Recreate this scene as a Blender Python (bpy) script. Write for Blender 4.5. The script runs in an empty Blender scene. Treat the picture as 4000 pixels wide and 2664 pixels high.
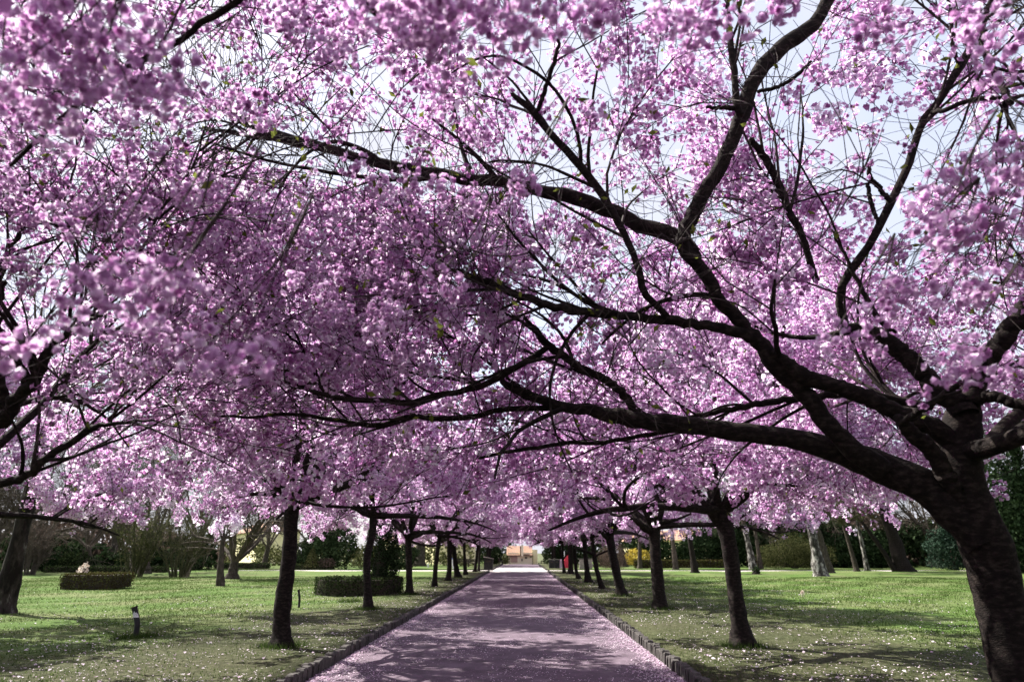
import bpy, math, random
import numpy as np

rng = np.random.default_rng(7)
random.seed(7)
def reseed(k):
    global rng
    rng = np.random.default_rng(k)
S = bpy.context.scene
COL = S.collection

# ------------------------------------------------------------------ camera, sky, sun, exposure
FOC = 2667.0 / 4000.0                       # focal length over sensor width
PITCH = math.atan(826 / 2667)
YAW = math.atan(42 * math.cos(PITCH) / 2667)
EYE = 1.6
cam_d = bpy.data.cameras.new('camera')
cam_d.sensor_width = 36
cam_d.lens = 36 * FOC
cam_d.clip_start = 0.05
cam_d.clip_end = 3000
cam_d.dof.use_dof = True
cam_d.dof.focus_distance = 9.0
cam_d.dof.aperture_fstop = 1.8
cam = bpy.data.objects.new('camera', cam_d)
cam.location = (0, 0, EYE)
cam.rotation_euler = (math.pi / 2 + PITCH, 0, YAW)
COL.objects.link(cam)
S.camera = cam

SUN_EL = math.radians(50)
SUN_AZ = math.radians(32)      # degrees ahead of due left
SUN_DIR = np.array([-math.cos(SUN_EL) * math.cos(SUN_AZ), math.cos(SUN_EL) * math.sin(SUN_AZ), math.sin(SUN_EL)])
w = bpy.data.worlds.new('World'); S.world = w; w.use_nodes = True
nt = w.node_tree
sky = nt.nodes.new('ShaderNodeTexSky'); sky.sky_type = 'NISHITA'; sky.sun_disc = False
sky.sun_elevation = SUN_EL
sky.sun_rotation = math.atan2(SUN_DIR[0], SUN_DIR[1]) % (2 * math.pi)
sky.air_density = 1.0; sky.dust_density = 2.5; sky.ozone_density = 1.5
bg = nt.nodes['Background']; bg.inputs[1].default_value = 0.12
tcw = nt.nodes.new('ShaderNodeTexCoord'); cn = nt.nodes.new('ShaderNodeTexNoise'); cn.inputs['Scale'].default_value = 2.4; cn.inputs['Detail'].default_value = 6; cn.inputs['Roughness'].default_value = .6
nt.links.new(tcw.outputs['Generated'], cn.inputs['Vector'])
cr = nt.nodes.new('ShaderNodeMapRange'); nt.links.new(cn.outputs[0], cr.inputs[0]); cr.inputs[1].default_value = .3; cr.inputs[2].default_value = .62; cr.inputs[3].default_value = .55; cr.inputs[4].default_value = 1.0
cm = nt.nodes.new('ShaderNodeMix'); cm.data_type = 'RGBA'; nt.links.new(cr.outputs[0], cm.inputs[0]); nt.links.new(sky.outputs[0], cm.inputs[6]); cm.inputs[7].default_value = (2.4, 2.42, 2.75, 1)
nt.links.new(cm.outputs[2], bg.inputs[0])
sun_d = bpy.data.lights.new('sun', 'SUN'); sun_d.energy = 5.0; sun_d.angle = math.radians(0.5); sun_d.color = (1, .95, .87)
sun = bpy.data.objects.new('sun', sun_d); COL.objects.link(sun)
from mathutils import Vector
sun.rotation_euler = Vector(SUN_DIR).to_track_quat('Z', 'Y').to_euler()
sun.location = (0, 0, 30)
S.view_settings.view_transform = 'Standard'
S.view_settings.look = 'None'
S.view_settings.exposure = 1.65
S.view_settings.gamma = 1
S.view_settings.use_curve_mapping = False
S.render.engine = 'CYCLES'
S.cycles.max_bounces = 8
S.cycles.diffuse_bounces = 5
S.cycles.transmission_bounces = 6
S.cycles.use_denoising = True

# ------------------------------------------------------------------ surveying helpers: a sight line through the photo, at a distance Y, gives a real place
CF = np.array([-math.sin(YAW) * math.cos(PITCH), math.cos(YAW) * math.cos(PITCH), math.sin(PITCH)])
CR = np.array([math.cos(YAW), math.sin(YAW), 0.0])
CU = np.cross(CR, CF)
def ray(px, py):
    return CF + (px - 2000) / 2667 * CR + (1332 - py) / 2667 * CU
def P(px, py, Y):
    d = ray(px, py); t = Y / d[1]
    return d * t + np.array([0, 0, EYE])
def G(px, py, z=0.1):
    d = ray(px, py); t = (z - EYE) / d[2]
    return d * t + np.array([0, 0, EYE])
def wpx(wp, p):
    return wp / 2667 * float(np.dot(p - np.array([0, 0, EYE]), CF))

# ------------------------------------------------------------------ materials
def mat(name, rough=.8, spec=.3):
    m = bpy.data.materials.new(name); m.use_nodes = True
    b = m.node_tree.nodes['Principled BSDF']
    b.inputs['Roughness'].default_value = rough
    b.inputs['Specular IOR Level'].default_value = spec
    return m, m.node_tree, b
def N(t, kind, **kw):
    n = t.nodes.new(kind)
    for k, v in kw.items():
        if k in n.inputs: n.inputs[k].default_value = v
        else: setattr(n, k, v)
    return n
def ramp(t, fac, stops):
    r = t.nodes.new('ShaderNodeValToRGB'); t.links.new(fac, r.inputs[0])
    e = r.color_ramp.elements
    while len(e) < len(stops): e.new(.5)
    for el, (p, c) in zip(e, stops): el.position = p; el.color = (*c, 1)
    return r.outputs[0]
def noise_mat(name, scale, stops, rough=.85, bump=0, bscale=None, spec=.2, detail=5, stretch=None, dist=.02):
    m, t, b = mat(name, rough, spec)
    tc = N(t, 'ShaderNodeTexCoord'); src = tc.outputs['Object']
    if stretch:
        mp = N(t, 'ShaderNodeMapping'); mp.inputs['Scale'].default_value = stretch
        t.links.new(src, mp.inputs[0]); src = mp.outputs[0]
    n = N(t, 'ShaderNodeTexNoise', Scale=scale, Detail=detail, Roughness=.65); t.links.new(src, n.inputs['Vector'])
    t.links.new(ramp(t, n.outputs[0], stops), b.inputs['Base Color'])
    if bump:
        n2 = N(t, 'ShaderNodeTexNoise', Scale=bscale or scale * 3, Detail=6.0); t.links.new(src, n2.inputs['Vector'])
        bp = N(t, 'ShaderNodeBump', Strength=bump, Distance=dist); t.links.new(n2.outputs[0], bp.inputs['Height'])
        t.links.new(bp.outputs[0], b.inputs['Normal'])
    return m
def petal_mat(name, stops, transl=.45):
    m = bpy.data.materials.new(name); m.use_nodes = True; t = m.node_tree
    t.nodes.remove(t.nodes['Principled BSDF']); out = t.nodes['Material Output']
    a = N(t, 'ShaderNodeAttribute', attribute_name='tint')
    c = ramp(t, a.outputs['Fac'], stops)
    d = N(t, 'ShaderNodeBsdfDiffuse', Roughness=.5); tr = N(t, 'ShaderNodeBsdfTranslucent'); mx = N(t, 'ShaderNodeMixShader', Fac=transl)
    t.links.new(c, d.inputs[0]); t.links.new(c, tr.inputs[0]); t.links.new(d.outputs[0], mx.inputs[1]); t.links.new(tr.outputs[0], mx.inputs[2])
    t.links.new(mx.outputs[0], out.inputs[0])
    return m

M = {}
M['bark'] = noise_mat('cherry_bark', 14, [(.3, (.005, .004, .004)), (.5, (.013, .010, .009)), (.72, (.046, .036, .031))], .9, .55, 42, .12, 8, (1, 1, 2.2), .018)
M['bark_grey'] = noise_mat('grey_bark', 9, [(.3, (.022, .018, .014)), (.55, (.06, .05, .041)), (.75, (.12, .105, .088))], .9, .8, 22, .1, 6, (1, 1, .5), .04)
M['birch'] = noise_mat('birch_bark', 5, [(.4, (.02, .018, .015)), (.5, (.05, .045, .04)), (.6, (.26, .25, .23)), (.8, (.42, .41, .39))], .8, .4, 20, .2, 4, (1, 1, .45))
M['birch_dark'] = noise_mat('mottled_bark', 4, [(.45, (.012, .010, .009)), (.6, (.04, .035, .03)), (.70, (.17, .16, .15))], .85, .5, 20, .1, 4, (1, 1, .4))
M['twig'] = noise_mat('dark_twig', 20, [(.3, (.016, .012, .012)), (.7, (.05, .038, .035))], .85)
M['twig_bare'] = noise_mat('bare_twig', 3, [(.3, (.04, .032, .026)), (.7, (.11, .088, .072))], .9)
M['twig_olive'] = noise_mat('olive_twig', 3, [(.3, (.03, .032, .014)), (.7, (.08, .08, .038))], .9)
M['petal'] = petal_mat('cherry_petal', [(0, (.36, .13, .33)), (.3, (.56, .32, .56)), (.65, (.76, .57, .77)), (1, (.94, .91, .97))], .66)
M['fallen'] = petal_mat('fallen_petal', [(0, (.40, .28, .38)), (.5, (.64, .50, .61)), (1, (.84, .78, .82))], .2)
M['young_leaf'] = petal_mat('young_leaf', [(0, (.06, .07, .015)), (1, (.20, .24, .05))], .4)
M['evergreen'] = petal_mat('evergreen_leaf', [(0, (.008, .013, .006)), (.6, (.025, .042, .018)), (1, (.06, .09, .045))], .1)
M['hedge'] = petal_mat('box_leaf', [(0, (.01, .014, .006)), (.6, (.03, .045, .018)), (1, (.09, .12, .05))], .15)
M['hedge_olive'] = petal_mat('olive_hedge_leaf', [(0, (.03, .022, .012)), (.6, (.06, .05, .02)), (1, (.13, .15, .05))], .15)
M['olive_leaf'] = petal_mat('olive_leaf', [(0, (.03, .035, .012)), (.6, (.08, .09, .035)), (1, (.17, .17, .08))], .3)
M['brown_leaf'] = petal_mat('brown_leaf', [(0, (.05, .035, .028)), (.6, (.11, .08, .065)), (1, (.20, .15, .13))], .3)
M['blue_leaf'] = petal_mat('glossy_leaf', [(0, (.010, .020, .013)), (.6, (.026, .05, .032)), (1, (.08, .12, .09))], .15)
M['cream_leaf'] = petal_mat('cream_flower', [(0, (.45, .35, .28)), (1, (.8, .74, .66))], .3)
M['yellow_leaf'] = petal_mat('yellow_flower', [(0, (.45, .35, .05)), (1, (.85, .72, .18))], .4)
M['grass'] = petal_mat('grass_blade', [(0, (.022, .04, .010)), (.5, (.06, .10, .024)), (1, (.14, .18, .06))], .35)
M['stone'] = noise_mat('kerb_stone', 25, [(.3, (.025, .023, .022)), (.7, (.10, .092, .085))], .85, .6, 60)
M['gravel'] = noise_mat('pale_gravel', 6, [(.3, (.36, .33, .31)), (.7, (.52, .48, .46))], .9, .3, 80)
M['soil'] = noise_mat('soil', 2, [(.3, (.05, .06, .025)), (.7, (.09, .1, .045))], .95)
M['black'] = noise_mat('black_paint', 8, [(.3, (.012, .012, .013)), (.7, (.03, .03, .03))], .55, .2, 40)
M['dark_wood'] = noise_mat('dark_wood', 6, [(.3, (.022, .018, .014)), (.7, (.07, .055, .045))], .8, .4, 20, .2, 5, (1, 1, 4))
M['white'] = noise_mat('white_paint', 8, [(.3, (.62, .62, .62)), (.7, (.8, .8, .8))], .6)
M['sticker'] = noise_mat('sticker', 60, [(.35, (.25, .25, .25)), (.55, (.7, .7, .7))], .5)
M['blue'] = noise_mat('blue_paint', 8, [(.3, (.10, .14, .38)), (.7, (.16, .2, .5))], .6)
M['red'] = noise_mat('red_cloth', 8, [(.3, (.50, .03, .05)), (.7, (.68, .06, .10))], .7)
M['pink'] = noise_mat('pink_cloth', 8, [(.3, (.70, .42, .60)), (.7, (.82, .55, .72))], .7)
M['cream'] = noise_mat('cream_render', 3, [(.3, (.88, .78, .52)), (.7, (.92, .86, .66))], .9)
M['yellow'] = noise_mat('yellow_render', 2, [(.3, (.84, .74, .42)), (.7, (.90, .83, .55))], .9)
M['tile'] = noise_mat('clay_tile', 5, [(.3, (.22, .125, .085)), (.7, (.32, .20, .14))], .85)
M['door'] = noise_mat('door_wood', 5, [(.3, (.42, .28, .22)), (.7, (.52, .38, .32))], .8, .2, 20, .2, 4, (3, 3, .3))
M['grey_wall'] = noise_mat('grey_wall', 6, [(.3, (.16, .15, .13)), (.7, (.27, .25, .22))], .9, .4)

def lawn_material():
    m, t, b = mat('lawn_turf', .95, .1)
    tc = N(t, 'ShaderNodeTexCoord'); src = tc.outputs['Object']
    fine = N(t, 'ShaderNodeTexNoise', Scale=9.0, Detail=8.0, Roughness=.75); t.links.new(src, fine.inputs['Vector'])
    patch = N(t, 'ShaderNodeTexNoise', Scale=.35, Detail=5.0, Roughness=.6); t.links.new(src, patch.inputs['Vector'])
    g1 = ramp(t, fine.outputs[0], [(.3, (.025, .048, .010)), (.5, (.062, .112, .022)), (.72, (.13, .19, .05))])
    g2 = ramp(t, fine.outputs[0], [(.3, (.05, .06, .024)), (.5, (.11, .13, .05)), (.72, (.20, .21, .11))])
    gm = N(t, 'ShaderNodeMix', data_type='RGBA'); pr = ramp(t, patch.outputs[0], [(.42, (0, 0, 0)), (.62, (1, 1, 1))])
    t.links.new(pr, gm.inputs[0]); t.links.new(g1, gm.inputs[6]); t.links.new(g2, gm.inputs[7])
    # worn, mossy earth under both tree rows, spread wider in front as painted shade
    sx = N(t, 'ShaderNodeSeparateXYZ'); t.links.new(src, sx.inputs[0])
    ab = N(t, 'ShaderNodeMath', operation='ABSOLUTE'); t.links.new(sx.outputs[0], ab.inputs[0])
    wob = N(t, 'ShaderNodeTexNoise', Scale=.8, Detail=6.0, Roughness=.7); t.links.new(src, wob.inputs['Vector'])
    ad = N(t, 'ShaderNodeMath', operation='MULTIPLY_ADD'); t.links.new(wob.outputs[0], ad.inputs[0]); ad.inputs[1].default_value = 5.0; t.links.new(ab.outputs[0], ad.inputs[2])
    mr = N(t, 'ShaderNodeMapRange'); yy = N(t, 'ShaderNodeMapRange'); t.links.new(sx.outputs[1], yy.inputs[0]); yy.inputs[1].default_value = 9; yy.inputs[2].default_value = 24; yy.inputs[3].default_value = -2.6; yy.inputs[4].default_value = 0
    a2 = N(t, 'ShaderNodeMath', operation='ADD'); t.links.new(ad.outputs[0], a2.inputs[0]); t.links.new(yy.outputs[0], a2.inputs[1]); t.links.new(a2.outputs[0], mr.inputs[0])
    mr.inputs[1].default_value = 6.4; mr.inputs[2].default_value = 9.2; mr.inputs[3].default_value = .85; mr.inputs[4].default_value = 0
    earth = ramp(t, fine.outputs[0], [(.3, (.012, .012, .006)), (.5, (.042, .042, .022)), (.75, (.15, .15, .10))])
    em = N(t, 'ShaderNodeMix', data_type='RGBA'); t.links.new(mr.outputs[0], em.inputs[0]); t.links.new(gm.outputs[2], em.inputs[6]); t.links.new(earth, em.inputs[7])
    t.links.new(em.outputs[2], b.inputs['Base Color'])
    bp = N(t, 'ShaderNodeBump', Strength=1.0, Distance=.06); t.links.new(fine.outputs[0], bp.inputs['Height']); t.links.new(bp.outputs[0], b.inputs['Normal'])
    return m
M['lawn'] = lawn_material()
def path_material():
    m, t, b = mat('path_asphalt', .9, .15)
    tc = N(t, 'ShaderNodeTexCoord'); src = tc.outputs['Object']
    n1 = N(t, 'ShaderNodeTexNoise', Scale=2.2, Detail=8.0, Roughness=.7); t.links.new(src, n1.inputs['Vector'])
    v = N(t, 'ShaderNodeTexVoronoi', Scale=34.0); t.links.new(src, v.inputs['Vector'])
    base = ramp(t, n1.outputs[0], [(.3, (.055, .041, .052)), (.55, (.115, .087, .11)), (.75, (.19, .15, .185))])
    msk = ramp(t, v.outputs['Distance'], [(.14, (1, 1, 1)), (.22, (0, 0, 0))])
    n2 = N(t, 'ShaderNodeTexNoise', Scale=.9, Detail=4.0); t.links.new(src, n2.inputs['Vector'])
    dn = ramp(t, n2.outputs[0], [(.4, (.1, .1, .1)), (.65, (.9, .9, .9))])
    mu = N(t, 'ShaderNodeMath', operation='MULTIPLY'); t.links.new(msk, mu.inputs[0]); t.links.new(dn, mu.inputs[1])
    mx = N(t, 'ShaderNodeMix', data_type='RGBA'); t.links.new(mu.outputs[0], mx.inputs[0]); t.links.new(base, mx.inputs[6]); mx.inputs[7].default_value = (.36, .26, .345, 1)
    t.links.new(mx.outputs[2], b.inputs['Base Color'])
    n3 = N(t, 'ShaderNodeTexNoise', Scale=60.0, Detail=4.0); t.links.new(src, n3.inputs['Vector'])
    bp = N(t, 'ShaderNodeBump', Strength=.5, Distance=.01); t.links.new(n3.outputs[0], bp.inputs['Height']); t.links.new(bp.outputs[0], b.inputs['Normal'])
    return m
M['path'] = path_material()

# ------------------------------------------------------------------ mesh helpers
def mk_mesh(name, V, F, material, tint=None, smooth=False):
    """V (n,3), F (m,3|4) -> mesh"""
    V = np.asarray(V, dtype=np.float32); F = np.asarray(F, dtype=np.int32)
    me = bpy.data.meshes.new(name); k = F.shape[1]
    me.vertices.add(len(V)); me.vertices.foreach_set('co', V.ravel())
    me.loops.add(F.size); me.loops.foreach_set('vertex_index', F.ravel())
    me.polygons.add(len(F)); me.polygons.foreach_set('loop_start', np.arange(0, F.size, k, dtype=np.int32))
    me.polygons.foreach_set('use_smooth', np.full(len(F), smooth))
    if tint is not None:
        a = me.attributes.new('tint', 'FLOAT', 'POINT'); a.data.foreach_set('value', np.asarray(tint, dtype=np.float32))
    me.update(calc_edges=True)
    me.materials.append(M[material] if isinstance(material, str) else material)
    return me
def obj(name, me, parent=None, loc=None, rot=None, **props):
    o = bpy.data.objects.new(name, me); COL.objects.link(o)
    if parent: o.parent = parent
    if loc is not None: o.location = loc
    if rot is not None: o.rotation_euler = rot
    for k, v in props.items(): o[k] = v
    return o
def thing(name, label, cat, loc=(0, 0, 0), rotz=0, group=None):
    o = obj(name, None, None, loc, (0, 0, rotz), label=label, category=cat)
    if group: o['group'] = group
    return o
def catmull(pts, K):
    """pts (n,d) -> (K,d) smooth resample"""
    p = np.asarray(pts, float)
    if len(p) == 2: p = np.array([p[0], (p[0] + p[1]) / 2, p[1]])
    q = np.vstack([2 * p[0] - p[1], p, 2 * p[-1] - p[-2]])
    seg = np.linalg.norm(np.diff(p[:, :3], axis=0), axis=1); cum = np.concatenate([[0], np.cumsum(seg)])
    s = np.linspace(0, cum[-1], K); i = np.clip(np.searchsorted(cum, s, 'right') - 1, 0, len(p) - 2)
    u = ((s - cum[i]) / np.maximum(seg[i], 1e-6))[:, None]
    a, b, c, d = q[i], q[i + 1], q[i + 2], q[i + 3]
    return .5 * (2 * b + (c - a) * u + (2 * a - 5 * b + 4 * c - d) * u * u + (3 * b - a - 3 * c + d) * u ** 3)
def tubes(Pl, R, sides, rough=0.0, cap=True):
    """Pl (N,K,3), R (N,K) -> V,F; batch of tubes"""
    Pl = np.asarray(Pl, float); R = np.asarray(R, float)
    n, K, _ = Pl.shape
    T = np.gradient(Pl, axis=1); T /= np.linalg.norm(T, axis=2, keepdims=True) + 1e-9
    md = np.abs(Pl[:, -1] - Pl[:, 0]); ax = np.argmin(md, axis=1); ref = np.eye(3)[ax][:, None, :]
    A = np.cross(T, np.broadcast_to(ref, T.shape)); A /= np.linalg.norm(A, axis=2, keepdims=True) + 1e-9
    B = np.cross(T, A)
    an = np.linspace(0, 2 * np.pi, sides, endpoint=False)
    r = R[:, :, None]
    if rough:
        z = rng.normal(0, 1, (n, K, sides)); z = (z + np.roll(z, 1, 1) + np.roll(z, 1, 2) + np.roll(z, -1, 2)) / 2
        r = r * (1 + rough * z)
    else: r = np.broadcast_to(r, (n, K, sides))
    V = Pl[:, :, None, :] + (A[:, :, None, :] * np.cos(an)[None, None, :, None] + B[:, :, None, :] * np.sin(an)[None, None, :, None]) * r[..., None]
    idx = np.arange(n * K * sides).reshape(n, K, sides)
    a = idx[:, :-1, :]; b = np.roll(a, -1, 2); d = idx[:, 1:, :]; c = np.roll(d, -1, 2)
    F = np.stack([a, b, c, d], -1).reshape(-1, 4)
    return V.reshape(-1, 3), F
def joinVF(parts):
    Vs, Fs, o = [], [], 0
    for V, F in parts:
        Vs.append(V); Fs.append(F + o); o += len(V)
    return np.vstack(Vs), np.vstack(Fs)
def box(cx, cy, cz, sx, sy, sz, rz=0, taper=1.0):
    v = []
    for z in (-1, 1):
        k = taper if z > 0 else 1
        for x, y in ((-1, -1), (1, -1), (1, 1), (-1, 1)):
            X, Y = x * sx / 2 * k, y * sy / 2 * k
            v.append((cx + X * math.cos(rz) - Y * math.sin(rz), cy + X * math.sin(rz) + Y * math.cos(rz), cz + z * sz / 2))
    f = [(0, 3, 2, 1), (4, 5, 6, 7), (0, 1, 5, 4), (1, 2, 6, 5), (2, 3, 7, 6), (3, 0, 4, 7)]
    return np.array(v), np.array(f)
def norm(a): return a / (np.linalg.norm(a, axis=-1, keepdims=True) + 1e-9)
def rand_rot(n):
    q = norm(rng.normal(0, 1, (n, 4))); w_, x, y, z = q.T
    return np.stack([1 - 2 * (y * y + z * z), 2 * (x * y - z * w_), 2 * (x * z + y * w_), 2 * (x * y + z * w_), 1 - 2 * (x * x + z * z), 2 * (y * z - x * w_), 2 * (x * z - y * w_), 2 * (y * z + x * w_), 1 - 2 * (x * x + y * y)], -1).reshape(n, 3, 3)
def cards(pos, size, nrm=None, spread=1.0, aspect=1.6, tint=None, cup=.15):
    """leaf-shaped quads (diamond, slightly folded)"""
    n = len(pos); size = np.broadcast_to(size, (n,))[:, None]
    d = norm(rng.normal(0, 1, (n, 3)))
    if nrm is not None: d = norm(nrm + spread * d)
    t = norm(np.cross(d, rng.normal(0, 1, (n, 3)))); b = np.cross(d, t)
    v = np.stack([pos - t * size * aspect / 2, pos + b * size / 2 + d * size * cup, pos + t * size * aspect / 2, pos - b * size / 2 + d * size * cup], 1)
    F = np.arange(n * 4).reshape(n, 4)
    if tint is None: tint = rng.random(n)
    return v.reshape(-1, 3), F, np.repeat(tint, 4)

# ------------------------------------------------------------------ growing branches
def grow(PL, R, count, t0, t1, L, ang, K, up=0.0, wob=.12, droop=0.0, rfrac=.5, rmin=.002, out=None, pmax=None):
    """children (count) of parent polylines PL (N,Kp,3), radii R (N,Kp)"""
    n, Kp, _ = PL.shape
    ln = np.linalg.norm(np.diff(PL, axis=1), axis=2).sum(1)
    want = count
    if pmax: count = count * 3
    pi = rng.choice(n, count, p=ln / ln.sum())
    t = t0 + (t1 - t0) * rng.random(count); f = t * (Kp - 1); i = np.minimum(f.astype(int), Kp - 2); u = (f - i)[:, None]
    st = PL[pi, i] * (1 - u) + PL[pi, i + 1] * u
    tan = norm(PL[pi, i + 1] - PL[pi, i]); pr = R[pi, i] * (1 - u[:, 0]) + R[pi, i + 1] * u[:, 0]
    if pmax:
        q = np.where(pr < pmax)[0][:want]; pi, i, u, st, tan, pr = pi[q], i[q], u[q], st[q], tan[q], pr[q]; count = len(q)
    perp = norm(np.cross(tan, rng.normal(0, 1, (count, 3))))
    a = np.radians(rng.uniform(ang[0], ang[1], count))[:, None]
    d = norm(tan * np.cos(a) + perp * np.sin(a) + np.array([0, 0, up]))
    if out is not None: d = norm(d + out)
    length = rng.uniform(L[0], L[1], count); step = (length / (K - 1))[:, None]
    pts = [st]; curl = rng.normal(0, wob, (count, 3))
    for k in range(K - 1):
        d = norm(d + curl + rng.normal(0, wob * .8, (count, 3)) + np.array([0, 0, -droop]))
        pts.append(pts[-1] + d * step)
    C = np.stack(pts, 1)
    r0 = np.clip(pr * rfrac, rmin, None)[:, None]
    CRd = r0 * np.linspace(1, .35, K)[None, :]
    return C, np.maximum(CRd, rmin * .5), pi

# blossom pompom templates
def flower_cluster(nfl, npet, rad, pl, stalk=True):
    """a pompom: nfl double flowers on a ball, each npet folded petals on a stalk; -> V(4n,3), tint(n)"""
    dirs = norm(rng.normal(0, 1, (nfl * 4, 3)))
    sel = [0]
    for _ in range(nfl - 1):
        dd = (dirs @ dirs[sel].T).max(1); sel.append(int(np.argmin(dd + rng.random(len(dd)) * .3)))
    ti, Vv = [], []
    for s in sel:
        d = dirs[s]; c = d * rad * rng.uniform(.5, .75)
        u = norm(np.cross(d, rng.normal(0, 1, 3))); v = np.cross(d, u)
        if stalk: Vv += [np.zeros(3), c + u * .0015, c, c - u * .0015]; ti.append(.0)
        for k in range(npet):
            a = 2 * math.pi * (k * .382 + rng.random() * .12); op = rng.uniform(.35, 1.3)
            o = u * math.cos(a) + v * math.sin(a)
            ax = norm(o * math.sin(op) + d * math.cos(op)); side = norm(np.cross(ax, d) + 1e-3); nn = np.cross(side, ax)
            l = pl * rng.uniform(.75, 1.15); wd = l * rng.uniform(.40, .54); cup = l * rng.uniform(.05, .3)
            Vv += [c, c + ax * l * .66 + side * wd + nn * cup, c + ax * l - nn * cup * rng.uniform(-.5, 1), c + ax * l * .66 - side * wd + nn * cup]
            ti.append(.5 + .5 * (op - .8) + rng.normal(0, .14))
    return np.array(Vv), np.array(ti)
T_NEAR = [flower_cluster(7, 10, .075, .027) for _ in range(8)]
T_NEAR2 = [flower_cluster(6, 5, .084, .040, False) for _ in range(8)]
T_OUT = [flower_cluster(4, 3, .10, .085, False) for _ in range(6)]
T_MID = [flower_cluster(6, 4, .082, .050, False) for _ in range(10)]
T_FAR = [flower_cluster(5, 3, .085, .062, False) for _ in range(10)]
def cluster_mesh(name, pos, templates, smin=.75, smax=1.25, tshift=0.0):
    n = len(pos); ti = rng.integers(0, len(templates), n); Rr = rand_rot(n)
    sc = rng.uniform(smin, smax, n); ct = np.clip(rng.normal(0, .22, n), -.45, .5) + tshift
    Vs, Ts = [], []
    for k, (tv, tt) in enumerate(templates):
        m = ti == k
        v = np.einsum('nij,kj->nki', Rr[m], tv) * sc[m][:, None, None] + pos[m][:, None, :]
        Vs.append(v.reshape(-1, 3)); Ts.append(np.repeat((tt[None, :] + ct[m][:, None]).ravel(), 4))
    V = np.vstack(Vs); T = np.clip(np.concatenate(Ts), 0, 1); F = np.arange(len(V)).reshape(-1, 4)
    return mk_mesh(name, V, F, 'petal', T)
def on_branches(PL, count, t0=.15, t1=1.0, off=.05):
    n, K, _ = PL.shape
    ln = np.linalg.norm(np.diff(PL, axis=1), axis=2).sum(1)
    pi = rng.choice(n, count, p=ln / ln.sum()); f = (t0 + (t1 - t0) * rng.random(count)) * (K - 1); i = np.minimum(f.astype(int), K - 2); u = (f - i)[:, None]
    return PL[pi, i] * (1 - u) + PL[pi, i + 1] * u + norm(rng.normal(0, 1, (count, 3))) * off * rng.random((count, 1)) + np.array([0, 0, -.015])

CAMP = np.array([0, 0, EYE])
def keep(C, R, zmin, origin, rmax, zmax, cam_clear=None):
    """drop branches whose tip leaves the crown"""
    tip = C[:, -1]; rel = tip - origin
    h = np.hypot(rel[:, 0], rel[:, 1])
    k = (C[:, :, 2].min(1) > zmin) & (h < rmax) & (tip[:, 2] < zmax - .25 * (h / rmax) ** 2 * (zmax - zmin))
    if cam_clear: k &= (np.linalg.norm(C - CAMP, axis=2).min(1) > cam_clear)
    return C[k], R[k]

def foliage_from(skel, skelR, origin, zmin, zmax, rmax, n1, n2, n3, nclu, templates, tag, cam_clear=None, tshift=0.0, tw=None, L1=(.9, 1.9), pmax=None, cut=None):
    """twigs mesh + blossom positions for a skeleton of limbs (N,K,3)"""
    A, RA, _ = grow(skel, skelR, n1, .22, 1, L1, (25, 65), 9, up=.3 if cam_clear else .12, wob=.10, rfrac=.45, rmin=.006, pmax=pmax)
    A, RA = keep(A, RA, zmin, origin, rmax, zmax, cam_clear)
    if cut: q = ~cut(A[:, -1]); A, RA = A[q], RA[q]
    B, RB, _ = grow(np.concatenate([A]), RA, n2, .15, 1, (.45, 1.15), (25, 70), 7, up=.05, wob=.12, rfrac=.5, rmin=.0042)
    B, RB = keep(B, RB, zmin, origin, rmax, zmax, cam_clear)
    if cut: q = ~cut(B[:, -1]); B, RB = B[q], RB[q]
    Cc, RC, _ = grow(B, RB, n3, .1, 1, (.18, .55), (25, 75), 5, up=.05, wob=.14, rfrac=.55, rmin=.0028)
    Cc, RC = keep(Cc, RC, zmin - .1, origin, rmax, zmax, cam_clear)
    if cut: q = ~cut(Cc[:, -1]); Cc, RC = Cc[q], RC[q]
    if cam_clear:      # the finest twigs only where they can be seen
        rl = Cc[:, -1] - CAMP; dp = rl @ CF; q = (dp > 0) & (np.abs(rl @ CR) < 1.0 * dp + .5) & (np.abs(rl @ CU) < .75 * dp + .5)
        VC_ = (Cc[q], RC[q])
    else: VC_ = (Cc, RC)
    VA = tubes(A, RA, 5); VB = tubes(B, RB, 4); VC = tubes(*VC_, 3)
    parts_ = [VA, VB, VC]
    if cam_clear:
        D_, RD, _ = grow(np.concatenate([A]), RA, int(n1 * 2.3), .1, 1, (.6, 1.5), (20, 60), 8, up=.12, wob=.15, rfrac=.5, rmin=.0042)
        D_, RD = keep(D_, RD, zmin - .1, origin, rmax + .5, zmax + .5, cam_clear); parts_.append(tubes(D_, RD, 4))
    V, F = joinVF(parts_)
    twigs = mk_mesh('twigs_' + tag, V, F, 'twig')
    pos = np.vstack([on_branches(Cc, int(nclu * .62), .2), on_branches(B, int(nclu * .3), .1), on_branches(A, int(nclu * .08), .2)])
    if cam_clear: pos = pos[np.linalg.norm(pos - CAMP, axis=1) > cam_clear]
    lp = on_branches(Cc, int(nclu * .16), .5, off=.09)
    if cam_clear: lp = lp[np.linalg.norm(lp - CAMP, axis=1) > cam_clear]
    lv = cards(lp, rng.uniform(.025, .045, len(lp)), None, 1, 2.0)
    leaves = mk_mesh('leaves_' + tag, lv[0], lv[1], 'young_leaf', lv[2])
    return twigs, pos, leaves

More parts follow.
